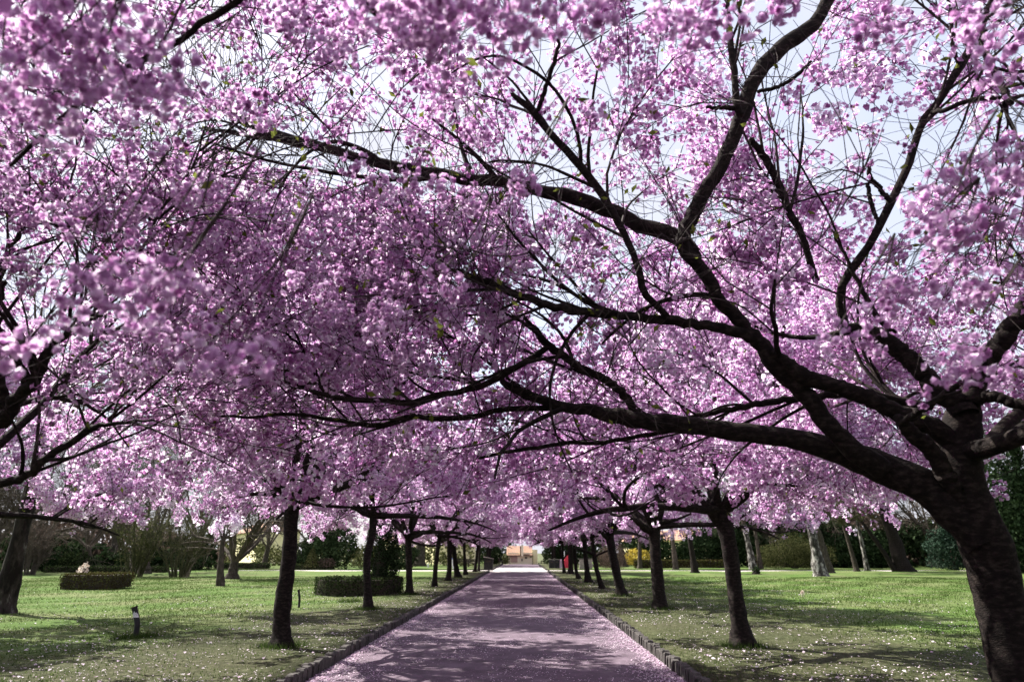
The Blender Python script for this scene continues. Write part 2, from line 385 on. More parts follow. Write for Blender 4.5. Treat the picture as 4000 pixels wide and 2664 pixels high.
# ------------------------------------------------------------------ SETTING: ground, path, lawns, kerbs
def sheet(x0, x1, y0, y1, z, nx, ny, amp=0, edge=None, fx=None):
    xs = np.linspace(x0, x1, nx); ys = np.linspace(y0, y1, ny); X, Y = np.meshgrid(xs, ys)
    Z = np.full_like(X, z)
    if amp:
        h = sum(np.sin(X * a + Y * b + c) * s for a, b, c, s in ((.9, .4, 1, .3), (-.5, .8, 2, .4), (1.9, -1.3, .5, .16), (.21, .17, 3, .5), (3.1, 2.2, 1.4, .08)))
        Z += amp * h * np.clip((np.abs(X) - 3.1) / 2.5, 0, 1)
    V = np.stack([X, Y, Z], -1).reshape(-1, 3); i = np.arange(nx * ny).reshape(ny, nx)
    F = np.stack([i[:-1, :-1], i[:-1, 1:], i[1:, 1:], i[1:, :-1]], -1).reshape(-1, 4)
    return V, F
PX0, PX1 = -2.86, 2.14
def LZ(x, y):
    h = sum(np.sin(x * a + y * b + c) * s for a, b, c, s in ((.9, .4, 1, .3), (-.5, .8, 2, .4), (1.9, -1.3, .5, .16), (.21, .17, 3, .5), (3.1, 2.2, 1.4, .08)))
    return .1 + .05 * h * np.clip((np.abs(x) - 3.1) / 2.5, 0, 1)
V, F = sheet(-900, 900, -300, 1800, -.05, 9, 9)
obj('ground', mk_mesh('ground', V, F, 'soil'), kind='structure')
V, F = sheet(PX0 - .02, PX1 + .02, -6, 103.5, 0, 24, 220)
V[:, 2] -= .03 * ((V[:, 0] + .36) / 2.5) ** 2 - .006 * np.sin(V[:, 1] * 1.3 + V[:, 0] * 2)
obj('path', mk_mesh('path', V, F, 'path', smooth=True), kind='structure')
V, F = sheet(-75, PX0 - .03, 62.8, 67.6, .02, 60, 4); V[:, 1] += .012 * (V[:, 0] + 2.9) * -.6
obj('side_path', mk_mesh('side_path', V, F, 'gravel'), kind='structure')
V, F = sheet(PX1 + .03, 60, 62.8, 67.6, .02, 50, 4)
obj('side_path', mk_mesh('side_path_2', V, F, 'gravel'), kind='structure')
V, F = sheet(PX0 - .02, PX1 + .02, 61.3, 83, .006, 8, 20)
obj('crossing', mk_mesh('crossing', V, F, 'gravel'), kind='structure')  # pale sheet over the path; its sunlit brightness is put into the colour
def lawn(x0, x1, y0, y1, nx, ny):
    # a turf slab with a skirt down to the soil
    xs = np.linspace(x0, x1, nx)
    V, F = sheet(x0, x1, y0, y1, .1, nx, ny, .05)
    n = len(V); i = np.arange(n).reshape(ny, nx)
    ring = np.concatenate([i[0, :], i[1:, -1], i[-1, -2::-1], i[-2:0:-1, 0]])
    S2 = V[ring].copy(); S2[:, 2] = -.06
    j = np.arange(len(ring)); jn = (j + 1) % len(ring)
    F2 = np.stack([ring[j], n + j, n + jn, ring[jn]], -1)
    obj('lawn', mk_mesh('lawn', np.vstack([V, S2]), np.vstack([F, F2]), 'lawn', smooth=True), kind='structure')
lawn(-90, PX0 - .16, -8, 62.6, 150, 120)
lawn(PX1 + .16, 90, -8, 62.6, 150, 120)
lawn(-90, PX0 - .16, 68.3, 130, 60, 30)
lawn(PX1 + .16, 90, 67.8, 130, 60, 30)

def kerb(name, x, label_dark, ysets):
    root = obj(name, None, kind='structure')
    protos = []
    for k in range(6):
        Vb, Fb = box(0, 0, 0, .11, .112, .28)
        Vb = Vb + rng.normal(0, .005, Vb.shape); Vb[4:, 2] += rng.normal(0, .008, 4)
        # bevelled top: extra ring
        top = Vb[4:8].copy(); c = top.mean(0); up = c + (top - c) * .8; up[:, 2] += .018
        V2 = np.vstack([Vb, up]); F2 = [f for f in Fb.tolist() if f != [4, 5, 6, 7]] + [(8, 9, 10, 11)] + [(4 + a, 4 + (a + 1) % 4, 8 + (a + 1) % 4, 8 + a) for a in range(4)]
        protos.append(mk_mesh('kerb_stone', V2, F2, 'stone'))
    y = 7.0; n = 0
    while y < 43 and n < 270:
        s = 1 + rng.random() * .15
        o = obj('kerb_stone', protos[n % 6], root, (x + rng.normal(0, .012), y, -.03 + rng.normal(0, .014)), (rng.normal(0, .03), rng.normal(0, .05), rng.normal(0, .06) + (math.pi if rng.random() < .5 else 0)))
        o.scale = (1, s, 1); y += .113 * s + .005 + (.03 if rng.random() < .06 else 0); n += 1
    parts = []
    for a, b in ((y, 62.6), (68, 103)):
        yy = a
        while yy < b:
            parts.append(box(x + rng.normal(0, .01), yy, -.03 + rng.normal(0, .01), .13, .30, .31)); yy += .31
    Vk, Fk = joinVF(parts)
    obj('far_kerb_stones', mk_mesh('far_kerb_stones', Vk, Fk, 'stone'), root, kind='stuff')
kerb('kerb', PX0 - .08, '', None)
kerb('kerb', PX1 + .08, '', None)

# ------------------------------------------------------------------ CHERRY TREES
def limb_mesh(pts, rads, K=26, sides=12, rough=.05, matn='bark', bump=.006):
    A = catmull(np.hstack([pts, np.asarray(rads)[:, None]]), K)
    A[1:-1, :3] += rng.normal(0, bump, (K - 2, 3))
    V, F = tubes(A[None, :, :3], np.maximum(A[None, :, 3], .003), sides, rough)
    # rounded end
    e = len(V) - sides; c = V[e:].mean(0); V = np.vstack([V, c + (A[-1, :3] - A[-2, :3]) * .25]); 
    F3 = np.array([(e + i, e + (i + 1) % sides, len(V) - 1, len(V) - 1) for i in range(sides)])
    me = bpy.data.meshes.new('limb')
    me.from_pydata(V.tolist(), [], F.tolist() + [f[:3].tolist() for f in F3]); 
    for p in me.polygons: p.use_smooth = True
    me.materials.append(M[matn])
    return me, A[:, :3], A[:, 3]
def trunk_mesh(base, pts, rads, flare=1.55, sides=20, K=34, matn='bark', rough=.045):
    pts = np.array([p for p in pts]); rads = list(rads)
    pts = np.vstack([base - np.array([0, 0, .12]), base + np.array([0, 0, .05]), base + (pts[1] - base) * min(.35, .35 / max(.1, pts[1][2] - base[2])), pts[1:]])
    rads = [rads[0] * flare * 1.15, rads[0] * flare, rads[0] * 1.12] + rads[1:]
    A = catmull(np.hstack([pts, np.array(rads)[:, None]]), K)
    V, F = tubes(A[None, :, :3], A[None, :, 3], sides, rough)
    # root buttresses
    an = np.tile(np.arange(sides), K) / sides * 2 * np.pi; hh = np.repeat(A[:, 2] - base[2], sides)
    ctr = np.repeat(A[:, :3], sides, 0); k = 1 + .14 * np.sin(an * 5 + rng.random() * 6) * np.clip(1 - hh / .35, 0, 1) + .05 * np.sin(an * 2 + hh * 2.5 + rng.random() * 6)
    V = ctr + (V - ctr) * k[:, None]
    me = mk_mesh('trunk', V, F, matn, smooth=True)
    return me

# --- three generic crowns (limbs, twigs, blossom), origin at the fork of the tree
def generic_limbs(seed_az, nl=7, L=(3.6, 5.0)):
    out = []
    for k in range(nl):
        az = seed_az + 2 * math.pi * k / nl + rng.normal(0, .2)
        el = math.radians(rng.uniform(18, 40)) if k % 3 else math.radians(rng.uniform(50, 68))
        d = np.array([math.cos(az) * math.cos(el), math.sin(az) * math.cos(el), math.sin(el)])
        ln = rng.uniform(*L); K = 14; p = [np.array([0, 0, -.18]) + d * .02]
        cur = rng.normal(0, .05, 3)
        for i in range(K - 1):
            d = norm(d + cur + rng.normal(0, .07, 3) + np.array([0, 0, .03 if i < 4 else -.055])); p.append(p[-1] + d * ln / (K - 1))
        r = np.linspace(rng.uniform(.075, .1), .016, K)
        p = np.array(p); p[:, 2] = np.where(p[:, 2] < .0, p[:, 2] * .25, p[:, 2])
        out.append((p, r))
    return out
GEN = []
for v in range(2):
    reseed(100 + v)
    TT, NC = ((T_MID, 7600), (T_FAR, 8500))[v]
    gl = generic_limbs(v * .7)
    sk = np.stack([a for a, _ in gl]); sr = np.stack([b for _, b in gl])
    org = np.zeros(3)
    # secondary limbs
    s2, r2, _ = grow(sk, sr, 30, .2, .8, (1.6, 2.9), (25, 55), 14, up=.05, wob=.07, droop=.02, rfrac=.6, rmin=.012)
    s2, r2 = keep(s2, r2, -.35, org, 5.3, 5.0)
    sk2 = np.concatenate([sk, s2]); sr2 = np.concatenate([sr, r2])
    tw, pos, lv = foliage_from(sk2, sr2, org, -.3, 5.0, 5.4, 200, 800, 2100, NC, TT, 'gen%d' % v, pmax=.04)
    V, F = tubes(s2, r2, 7, .04)
    GEN.append(dict(limbs=[limb_mesh(a, b, 18, 8)[0] for a, b in gl], sub=mk_mesh('branches', V, F, 'bark', smooth=True), twigs=tw, leaves=lv,
                    crown=cluster_mesh('crown_%d' % v, pos, TT)))

ROWG = 'cherry trees lining the path'
def cherry(label, base, pts, rads, var, rz, scale=1.0, extra=(), sides=20):
    """base: ground point, pts: trunk centre points up to the fork (world)"""
    base = np.array(base, float)
    t = thing('cherry_tree', label, 'tree', tuple(base), 0, ROWG)
    pts = [base] + [np.array(p) for p in pts]
    me = trunk_mesh(np.zeros(3), [p - base for p in pts], rads, sides=sides)
    obj('trunk', me, t)
    fork = pts[-1] - base
    g = GEN[0 if base[1] < 30 and base[1] > 0 else 1]
    for m in g['limbs']:
        o = obj('limb', m, t, fork, (0, 0, rz)); o.scale = (scale,) * 3
    for nm, k, kd in (('branches', 'sub', 'stuff'), ('twigs', 'twigs', 'stuff'), ('young_leaves', 'leaves', 'stuff'), ('crown', 'crown', 'stuff')):
        o = obj(nm, g[k], t, fork, (0, 0, rz)); o.scale = (scale,) * 3
        if kd: o['kind'] = kd
    for e in extra:
        me, _, _ = limb_mesh(np.array([p for p, _ in e]) - base, [r for _, r in e], 22, 12)
        obj('limb', me, t)
    return t
def seg(Y0, Y1, *pp):
    n = len(pp); out = []
    for i, (x, y, wd) in enumerate(pp):
        p = P(x, y, Y0 + (Y1 - Y0) * i / max(1, n - 1)); out.append((p, wpx(wd, p) / 2))
    return out
ROWT = [
 # label, px base, [(px,py,w)...] trunk, w base
 ('pink cherry tree with thick brown wavy trunk, front trunk of the left row', (1099, 2527), 72, [(1105, 2351, 67), (1121, 2241, 60), (1132, 2131, 54), (1140, 1965, 52)], 0, .4, 1.0,
   [((1140, 1990, 40), (1190, 1955, 38), (1260, 1925, 30), (1360, 1895, 26), (1500, 1835, 20)), ((1140, 1960, 46), (1152, 1870, 34), (1157, 1790, 30), (1165, 1700, 20)), ((1150, 1960, 34), (1190, 1890, 26), (1220, 1850, 22), (1250, 1780, 14)), ((1150, 1975, 34), (1230, 1945, 30), (1370, 1880, 26), (1480, 1810, 18)), ((1130, 1960, 26), (1060, 1930, 20), (980, 1930, 14)), ((1140, 1700, 26), (1060, 1500, 24), (900, 1300, 22), (740, 1120, 20), (600, 1010, 20), (480, 1055, 12)), ((1160, 1790, 24), (1210, 1500, 22), (1270, 1250, 20), (1240, 1080, 20), (1135, 1027, 18), (944, 932, 12))]),
 ('pink cherry tree whose slim brown trunk stands in front of the round hedge', (1438, 2378), 36, [(1434, 2186, 29), (1455, 2075, 27), (1457, 2010, 26)], 1, 2.0, 1.0,
   [((1457, 2015, 20), (1425, 1970, 16), (1400, 1935, 12)), ((1457, 2010, 18), (1490, 1950, 13), (1510, 1900, 9))]),
 ('pink cherry tree, third trunk of the left row, straight and bare between hedge and path', (1600, 2323), 30, [(1597, 2200, 25), (1594, 2110, 24)], 1, 1.2, 1.0, [((1594, 2110, 18), (1580, 2080, 13), (1577, 2050, 9)), ((1597, 2105, 18), (1650, 2085, 12), (1690, 2065, 8)), ((1597, 2112, 12), (1660, 2130, 9), (1730, 2130, 6))]),
 ('pink cherry tree, fourth trunk of the left row, leaning slightly to the path', (1697, 2290), 21, [(1703, 2200, 17), (1716, 2125, 18)], 2, 3.3, 1.0, []),
 ('pink cherry tree, first of the close pair in the left row, before the white board', (1752, 2268), 23, [(1756, 2200, 19), (1755, 2122, 20)], 2, 4.2, 1.0, []),
 ('pink cherry tree, second of the close pair in the left row, tilting towards its neighbour', (1788, 2255), 25, [(1778, 2190, 19), (1769, 2125, 18)], 2, .3, 1.0, []),
 ('pink cherry tree with narrow upright trunk in front of the far park benches', (1818, 2244), 16, [(1815, 2190, 12), (1812, 2130, 12)], 2, 5.0, 1.0, []),
 ('pink cherry tree leaning right beside the dark bin at the end of the left row', (1854, 2233), 15, [(1860, 2190, 11), (1868, 2152, 11)], 2, 1.0, 1.0, []),
 ('last small cherry tree of the left row, thinnest trunk next to the dark bin', (1870, 2227), 10, [(1872, 2190, 8), (1875, 2155, 8)], 2, 2.2, .95, []),
 ('pink cherry tree with black forked trunk, largest whole trunk on the right lawn edge', (2904, 2522), 80, [(2870, 2296, 60), (2848, 2130, 60), (2815, 1990, 62)], 1, 5.4, 1.0,
   [((2805, 2040, 40), (2765, 1985, 38), (2700, 1955, 34), (2640, 1915, 30), (2560, 1880, 22)), ((2820, 1995, 46), (2880, 1955, 40), (2930, 1910, 32), (2970, 1860, 20)), ((2810, 1985, 34), (2795, 1900, 24), (2790, 1800, 18), (2792, 1720, 12)), ((2835, 1960, 22), (2860, 1930, 20), (2950, 1905, 12), (3000, 1890, 9))]),
 ('pink cherry tree with black trunk and cup-shaped fork, second in the right row', (2579, 2379), 54, [(2562, 2186, 45), (2556, 2064, 46)], 0, .9, 1.0,
   [((2550, 2085, 26), (2515, 2060, 26), (2485, 2035, 18), (2440, 2010, 10)), ((2560, 2075, 26), (2590, 2040, 22), (2640, 2030, 12), (2700, 2005, 8)), ((2553, 2060, 24), (2543, 2010, 18), (2535, 1960, 10))]),
 ('pink cherry tree with slanting black trunk flared at its foot, third in the right row', (2430, 2329), 42, [(2397, 2186, 33), (2380, 2097, 30)], 0, 2.6, 1.0, [((2376, 2105, 20), (2345, 2075, 16), (2310, 2060, 10)), ((2385, 2095, 20), (2400, 2060, 14), (2430, 2035, 9))]),
 ('pink cherry tree with thin crooked black trunk, fourth in the right row', (2350, 2299), 22, [(2325, 2197, 17), (2311, 2140, 15)], 2, 3.9, 1.0, [((2318, 2165, 11), (2280, 2150, 10), (2245, 2140, 8)), ((2325, 2172, 9), (2350, 2160, 8), (2375, 2150, 6))]),
 ('pink cherry tree with straight black trunk left of the crooked one in the right row', (2298, 2274), 28, [(2291, 2210, 20), (2284, 2160, 18)], 2, 5.8, 1.0, []),
 ('pink cherry tree, short leaning dark trunk between the red tent and grey wall', (2259, 2260), 19, [(2250, 2220, 14), (2243, 2165, 13)], 2, 1.7, 1.0, []),
 ('pink cherry tree with stout dark trunk touching the red tent on its right', (2229, 2241), 26, [(2229, 2200, 19), (2227, 2155, 17)], 2, 2.9, 1.0, []),
 ('pink cherry tree with Y-shaped trunk in front of the red and pink tent', (2204, 2238), 15, [(2200, 2200, 10), (2197, 2185, 9)], 2, 4.4, .95, [((2197, 2186, 7), (2190, 2165, 6), (2188, 2140, 5)), ((2199, 2187, 7), (2210, 2170, 6), (2222, 2155, 5))]),
]
for lab, b, wb, tr, var, rz, sc, ex in ROWT:
    reseed(int(b[0]))
    g = G(*b); Y = g[1]
    pts = [P(x, y, Y - .02 * i) for i, (x, y, _) in enumerate(tr)]
    rads = [wpx(wb, g) / 2 * .82] + [wpx(wd, p) / 2 for p, (_, _, wd) in zip(pts, tr)]
    if pts[-1][2] < 2.35: pts[-1] = pts[-1] + (np.array([0, 0, 2.35 - pts[-1][2]]))
    cherry(lab, g, pts, rads, var, rz, sc, [seg(Y, Y - .8, *e) for e in ex], 20 if Y < 30 else 12)
# beyond the sunlit crossing, and the two trees whose crowns reach over the camera
for x, y, lab, var, rz in ((-4.2, 84, 'pink cherry tree left of the path beyond the sunlit crossing', 2, 1.1), (-12.5, 14.2, 'pink cherry tree off to the left, its blossom edging the upper left above the birch', 1, 2.2),
                      (3.7, 84, 'pink cherry tree right of the path beyond the sunlit crossing', 2, 3.1),
                      (-4.3, 92, 'pink cherry tree left of the path nearest to the cream gatehouse', 2, .5), (3.8, 92, 'pink cherry tree right of the path nearest to the cream gatehouse', 2, 5.1)):
    cherry(lab, (x, y, .1), [(x + .05, y, 1.2), (x - .1 * np.sign(x), y, 3.1 if y > 50 else 2.4)], [.17, .15, .15], var, rz, 1)

OLD = []
# --- the near tree on the right, surveyed limb by limb
SPR_L = ((150, 80, 1.9, .16, 14), (280, 300, 1.75, .15, 16), (450, 120, 2.3, .18, 14), (540, 300, 2.0, .10, 8), (60, 420, 2.2, .16, 12), (700, 430, 2.7, .12, 8), (1120, 60, 2.6, .14, 12), (1350, 180, 2.5, .10, 8),
         (1480, 60, 2.1, .10, 8), (1620, 110, 1.9, .12, 12), (1780, 80, 1.8, .11, 12), (1900, 40, 2.0, .12, 10), (2230, 50, 1.8, .10, 12), (330, 1150, 2.0, .08, 5), (520, 1130, 2.0, .06, 4), (700, 1120, 1.9, .05, 4), (860, 1400, 1.8, .05, 4),
         (60, 1380, 2.1, .09, 5), (620, 1260, 2.4, .08, 5), (1000, 350, 3.0, .15, 12))
SPR_R = ((2700, 110, 2.2, .08, 7), (2810, 60, 2.2, .08, 6), (3040, 60, 2.6, .07, 5), (3420, 130, 2.5, .07, 5), (3660, 900, 2.3, .10, 8), (3600, 1150, 2.5, .12, 9), (3900, 120, 2.2, .12, 8), (3930, 700, 2.4, .12, 8), (3780, 1430, 2.8, .12, 9), (2030, 730, 3.0, .06, 4), (1720, 1120, 3.1, .06, 4), (3300, 1300, 3.0, .10, 7))
def survey_tree(label, base, trunk, limbs, hidden, org, n, clus, tag, cam_clear, zmin=2.0, group=ROWG, rmax=5.9, ntop=300, pmax=.035, cut=None, bare=3.2, sprays=()):
    base = np.array(base); reseed(sum(map(ord, tag)))
    t = thing('cherry_tree', label, 'tree', tuple(base), 0, group)
    obj('trunk', trunk_mesh(np.zeros(3), [p - base for p, _ in trunk], [r for _, r in trunk], 1.4, 28, 60, rough=.03), t)
    skel, skr = [], []
    for L_ in limbs:
        r0 = L_[0][1]; big = r0 > .03
        me, A, Rr = limb_mesh(np.array([p for p, _ in L_]) - base, [r for _, r in L_], 44 if big else 26, 16 if big else 9, .035, bump=.007 if big else .004)
        obj('limb', me, t)
        C = catmull(np.array([np.append(p, r) for p, r in L_]), 16); skel.append(C[:, :3]); skr.append(C[:, 3])
    for p, r in hidden:
        p = p + org; me, A, Rr = limb_mesh(p - base, r, 24, 12); obj('limb', me, t)
        C = catmull(np.hstack([p, r[:, None]]), 16); skel.append(C[:, :3]); skr.append(C[:, 3])
    sk, sr = np.stack(skel), np.stack(skr)
    s2, r2, _ = grow(sk, sr, n[0], .25, .95, (.9, 2.2), (25, 60), 16, up=.12, wob=.06, droop=.01, rfrac=.5, rmin=.01, pmax=pmax * 1.6)
    s2, r2 = keep(s2, r2, zmin, org, rmax, 7.4, cam_clear)
    V, F = tubes(s2, r2, 7, .05); obj('branches', mk_mesh('branches_' + tag, V - base, F, 'bark', smooth=True), t, kind='stuff')
    tw, pos, lv = foliage_from(np.concatenate([sk, s2]), np.concatenate([sr, r2]), org, zmin, 7.4, rmax, n[1], n[2], n[3], clus, T_NEAR, tag, cam_clear, pmax=pmax, cut=cut)
    for me in (tw, lv): me.transform(__import__('mathutils').Matrix.Translation(-Vector(base)))
    obj('twigs', tw, t, kind='stuff'); obj('young_leaves', lv, t, kind='stuff')
    # the underside of the old limbs, towards the open path, is bare: shoots and blossom sit on their upper side
    if limbs:
        OLD.append(np.concatenate([catmull(np.array([np.append(p, r) for p, r in L_]), 40) for L_ in limbs]))
    if OLD:
        Q = np.concatenate(OLD); Q = Q[Q[:, 3] > .015]
        ok_ = np.ones(len(pos), bool)
        for a_ in range(0, len(pos), 1000):
          for U_ in norm(np.array([(.3, -.93, -.28), (0, -.96, -.26), (-.3, -.93, -.28), (.25, -.8, -.58), (0, -.8, -.6), (-.25, -.8, -.58)])):
            d_ = pos[a_:a_ + 1000, None, :] - Q[None, :, :3]; al = d_ @ U_; off_ = np.linalg.norm(d_ - al[..., None] * U_, axis=2)
            ok_[a_:a_ + 1000] &= ~((al > -.02) & (al < bare) & (off_ < Q[None, :, 3] * 1.1 + .075)).any(1)
        pos = pos[ok_]
    tws = []
    for sx_, sy_, Ys, sp, ns in sprays:
        c_ = P(sx_, sy_, Ys); q_ = c_ + rng.normal(0, 1, (ns, 3)) * np.array([sp, sp * .7, sp * .45]); pos = np.vstack([pos, q_])
        for e_ in q_[::3]:
            st_ = c_ + (.25, -.1, .45); tws.append(catmull(np.array([st_, (st_ + c_) / 2 + rng.normal(0, .04, 3), e_]), 7))
    if tws: V, F = tubes(np.stack(tws) - base, np.linspace(.005, .002, 7)[None].repeat(len(tws), 0), 4); obj('twigs', mk_mesh('spray_twigs_' + tag, V, F, 'twig'), t, kind='stuff')
    # the 300 clusters that show largest are objects of their own
    rel = pos - CAMP; dep = rel @ CF; u = rel @ CR / np.maximum(dep, .01); v = rel @ CU / np.maximum(dep, .01)
    inv = (dep > .3) & (np.abs(u) < .78) & (np.abs(v) < .53)
    sc = np.where(inv, dep, 99); order = np.argsort(sc)[:ntop]
    rest = np.ones(len(pos), bool); rest[order] = False
    near = rest & (dep > .2) & (np.abs(u) < .85) & (np.abs(v) < .6); far = rest & ~near
    nn = near & (dep < 4.6)
    obj('crown', cluster_mesh('crown_' + tag, pos[nn] - base, T_NEAR), t, kind='stuff')
    obj('crown', cluster_mesh('mid_crown_' + tag, pos[near & ~nn] - base, T_NEAR2), t, kind='stuff')
    obj('crown', cluster_mesh('outer_crown_' + tag, pos[far][::2] - base, T_OUT, 1.1, 1.6), t, kind='stuff')
    for p in pos[order]:
        o = obj('blossom_cluster', CLM[rng.integers(len(CLM))], t, p - base, tuple(rng.uniform(0, 6.28, 3))); s = rng.uniform(.8, 1.25); o.scale = (s, s, s)
    return t
CLM = []
for k, (tv, tt) in enumerate(T_NEAR):
    uq, inv_ = np.unique(np.round(tv, 6), axis=0, return_inverse=True); inv_ = inv_.ravel()
    tt4 = np.zeros(len(uq)); tt4[inv_] = np.repeat(np.clip(tt + rng.normal(0, .12), 0, 1), 4)
    CLM.append(mk_mesh('blossom_cluster', uq, inv_.reshape(-1, 4), 'petal', tt4))

tr = seg(6.0, 5.75, (4120, 3000, 205), (3990, 2664, 190), (3905, 2351, 172), (3868, 2186, 186), (3830, 2075, 185), (3775, 1930, 165), (3752, 1800, 150), (3755, 1680, 140), (3770, 1600, 110), (3790, 1540, 60))
base = tr[0][0].copy(); base[2] = .08
tr[0] = (base, tr[0][1])
limbs = [
 seg(5.8, 6.6, (3840, 2130, 120), (3745, 2020, 140), (3620, 1905, 136), (3500, 1850, 128), (3400, 1805, 122), (3250, 1752, 96), (3100, 1715, 80), (2855, 1681, 72), (2632, 1655, 66), (2448, 1634, 66), (2300, 1602, 50), (2193, 1585, 40), (2080, 1550, 38), (2000, 1512, 34), (1960, 1490, 20)),      # C
 seg(5.9, 5.4, (3440, 1830, 90), (3333, 1755, 78), (3206, 1620, 72), (3142, 1538, 68), (3059, 1461, 70), (3008, 1397, 68), (2950, 1321, 58), (2855, 1219, 52), (2810, 1174, 50), (2760, 1080, 50), (2695, 1000, 54), (2660, 940, 56)),   # D
 seg(5.6, 5.5, (2950, 1325, 42), (2906, 1308, 44), (2791, 1276, 40), (2664, 1257, 38), (2540, 1245, 36), (2416, 1232, 34), (2193, 1206, 32), (2033, 1155, 31), (1930, 1110, 29), (1842, 1085, 26), (1785, 1053, 14)),   # E
 seg(5.5, 5.0, (2620, 1250, 26), (2560, 1190, 28), (2512, 1136, 28), (2499, 1059, 27), (2467, 976, 26), (2410, 861, 30), (2333, 733, 32), (2257, 638, 33), (2200, 575, 30), (2148, 523, 29), (2091, 446, 29), (2040, 400, 25), (2001, 370, 16)),   # F
 seg(5.0, 4.7, (2091, 446, 20), (2118, 390, 19), (2135, 332, 18), (2165, 240, 17), (2187, 147, 13)),
 seg(5.8, 5.6, (3720, 1720, 90), (3640, 1665, 74), (3560, 1640, 66), (3400, 1560, 66), (3250, 1505, 60), (3130, 1470, 66), (3060, 1410, 50), (3010, 1380, 24)),   # G
 seg(5.8, 5.5, (3745, 1950, 74), (3690, 1850, 70), (3640, 1760, 62), (3560, 1690, 58), (3505, 1630, 36)),   # H
 seg(5.5, 4.8, (3520, 1650, 26), (3570, 1620, 26), (3620, 1590, 26), (3700, 1530, 24), (3767, 1487, 20)),
 seg(6.2, 6.5, (3640, 1590, 32), (3500, 1560, 34), (3365, 1538, 32), (3206, 1550, 30), (3046, 1563, 28), (2900, 1590, 24), (2746, 1620, 20), (2640, 1640, 12)),   # I
 seg(5.7, 5.2, (3810, 1560, 44), (3876, 1550, 42), (4000, 1582, 38), (4150, 1570, 30)),
 seg(5.7, 5.3, (3790, 1560, 90), (3830, 1450, 74), (3880, 1380, 70), (3950, 1280, 74), (4010, 1190, 60), (4150, 1000, 50)),
 seg(5.7, 5.8, (3770, 1620, 96), (3735, 1570, 84), (3671, 1538, 80), (3600, 1450, 72), (3530, 1385, 68), (3423, 1308, 62), (3340, 1285, 54), (3290, 1300, 30)),   # B
 seg(5.8, 5.0, (3300, 1300, 26), (3275, 1180, 30), (3310, 1080, 32), (3370, 1000, 32), (3416, 912, 32), (3493, 765, 32), (3557, 625, 31), (3601, 491, 29), (3684, 370, 28), (3748, 255, 28), (3812, 147, 30), (3850, 60, 25), (3900, -60, 18)),   # P
 seg(5.2, 4.7, (3640, 440, 18), (3700, 425, 19), (3800, 389, 18), (3940, 383, 17), (4040, 370, 12)),
 seg(5.0, 4.8, (3748, 250, 16), (3725, 200, 15), (3716, 100, 15), (3706, -20, 12)),
 seg(5.0, 4.8, (3812, 147, 24), (3840, 200, 24), (3863, 242, 26), (3910, 330, 26), (3952, 408, 20)),
 seg(5.3, 5.1, (3480, 790, 20), (3440, 740, 18), (3400, 690, 18), (3395, 640, 12)),
 seg(5.3, 5.3, (3440, 890, 16), (3405, 800, 17), (3390, 720, 16)),
 seg(5.4, 4.9, (2660, 950, 56), (2696, 861, 58), (2745, 760, 56), (2791, 689, 55), (2855, 561, 55), (2900, 446, 58), (2944, 319, 58), (3034, 204, 60), (3142, 128, 56), (3200, 60, 50), (3238, -20, 48), (3300, -160, 40)),   # Q
 seg(5.0, 4.9, (2905, 450, 26), (2880, 420, 30), (2868, 300, 26), (2850, 130, 24), (2840, 0, 16)),
 seg(5.0, 4.9, (2880, 425, 20), (2840, 422, 18), (2760, 420, 12)),
 seg(5.0, 4.7, (2960, 360, 14), (3040, 340, 16), (3120, 290, 14), (3170, 240, 10)),
 seg(5.5, 6.2, (2720, 1010, 50), (2650, 925, 62), (2560, 900, 60), (2500, 880, 56), (2400, 830, 56), (2200, 760, 54), (2080, 735, 46), (1950, 710, 46), (1820, 700, 44), (1700, 680, 42), (1550, 655, 46), (1400, 615, 36), (1250, 570, 40), (1084, 535, 46), (989, 497, 36), (912, 446, 32), (816, 383, 22)),   # R
 seg(6.1, 6.1, (1084, 540, 26), (980, 530, 24), (880, 515, 16), (780, 500, 10)),
 seg(5.7, 5.4, (3190, 1100, 26), (3155, 1000, 26), (3136, 925, 27), (3078, 816, 30), (3034, 708, 30), (2983, 612, 30), (2932, 542, 22)),   # S
 seg(6.4, 6.0, (2500, 1630, 34), (2480, 1608, 36), (2435, 1538, 34), (2371, 1487, 33), (2282, 1442, 32), (2193, 1385, 32), (2142, 1353, 32), (2100, 1300, 26), (2078, 1276, 22), (2050, 1240, 14)),   # K
 seg(6.1, 6.4, (2142, 1353, 24), (2116, 1372, 25), (2033, 1423, 26), (1938, 1480, 27), (1842, 1519, 26), (1715, 1544, 24), (1600, 1573, 26), (1491, 1563, 22), (1364, 1558, 22), (1260, 1540, 20), (1167, 1506, 18), (1120, 1490, 10)),   # L
 seg(6.3, 6.2, (1300, 1550, 9), (1256, 1519, 10), (1231, 1436, 11), (1167, 1346, 10), (1084, 1270, 10), (1008, 1193, 7)),
 seg(6.5, 6.7, (2180, 1590, 24), (2097, 1595, 24), (2010, 1594, 22), (1938, 1602, 22), (1842, 1627, 23), (1683, 1633, 22), (1587, 1627, 20), (1510, 1659, 22), (1427, 1659, 20), (1300, 1640, 18), (1150, 1618, 15), (980, 1630, 12), (840, 1622, 9), (670, 1618, 7)),   # N
 seg(6.5, 6.7, (2700, 1672, 22), (2575, 1690, 18), (2450, 1712, 17), (2352, 1729, 16), (2225, 1729, 16), (2100, 1748, 15), (2001, 1761, 15), (1874, 1790, 11)),   # O
 seg(5.0, 4.9, (3500, 1300, 12), (3420, 1230, 22), (3250, 900, 8)),
]
hid = generic_limbs(0, 9, (3.2, 4.6))
hid = [(p, r * .8) for p, r in hid if p[-1][0] > .3]
org = P(3755, 1750, 5.8)
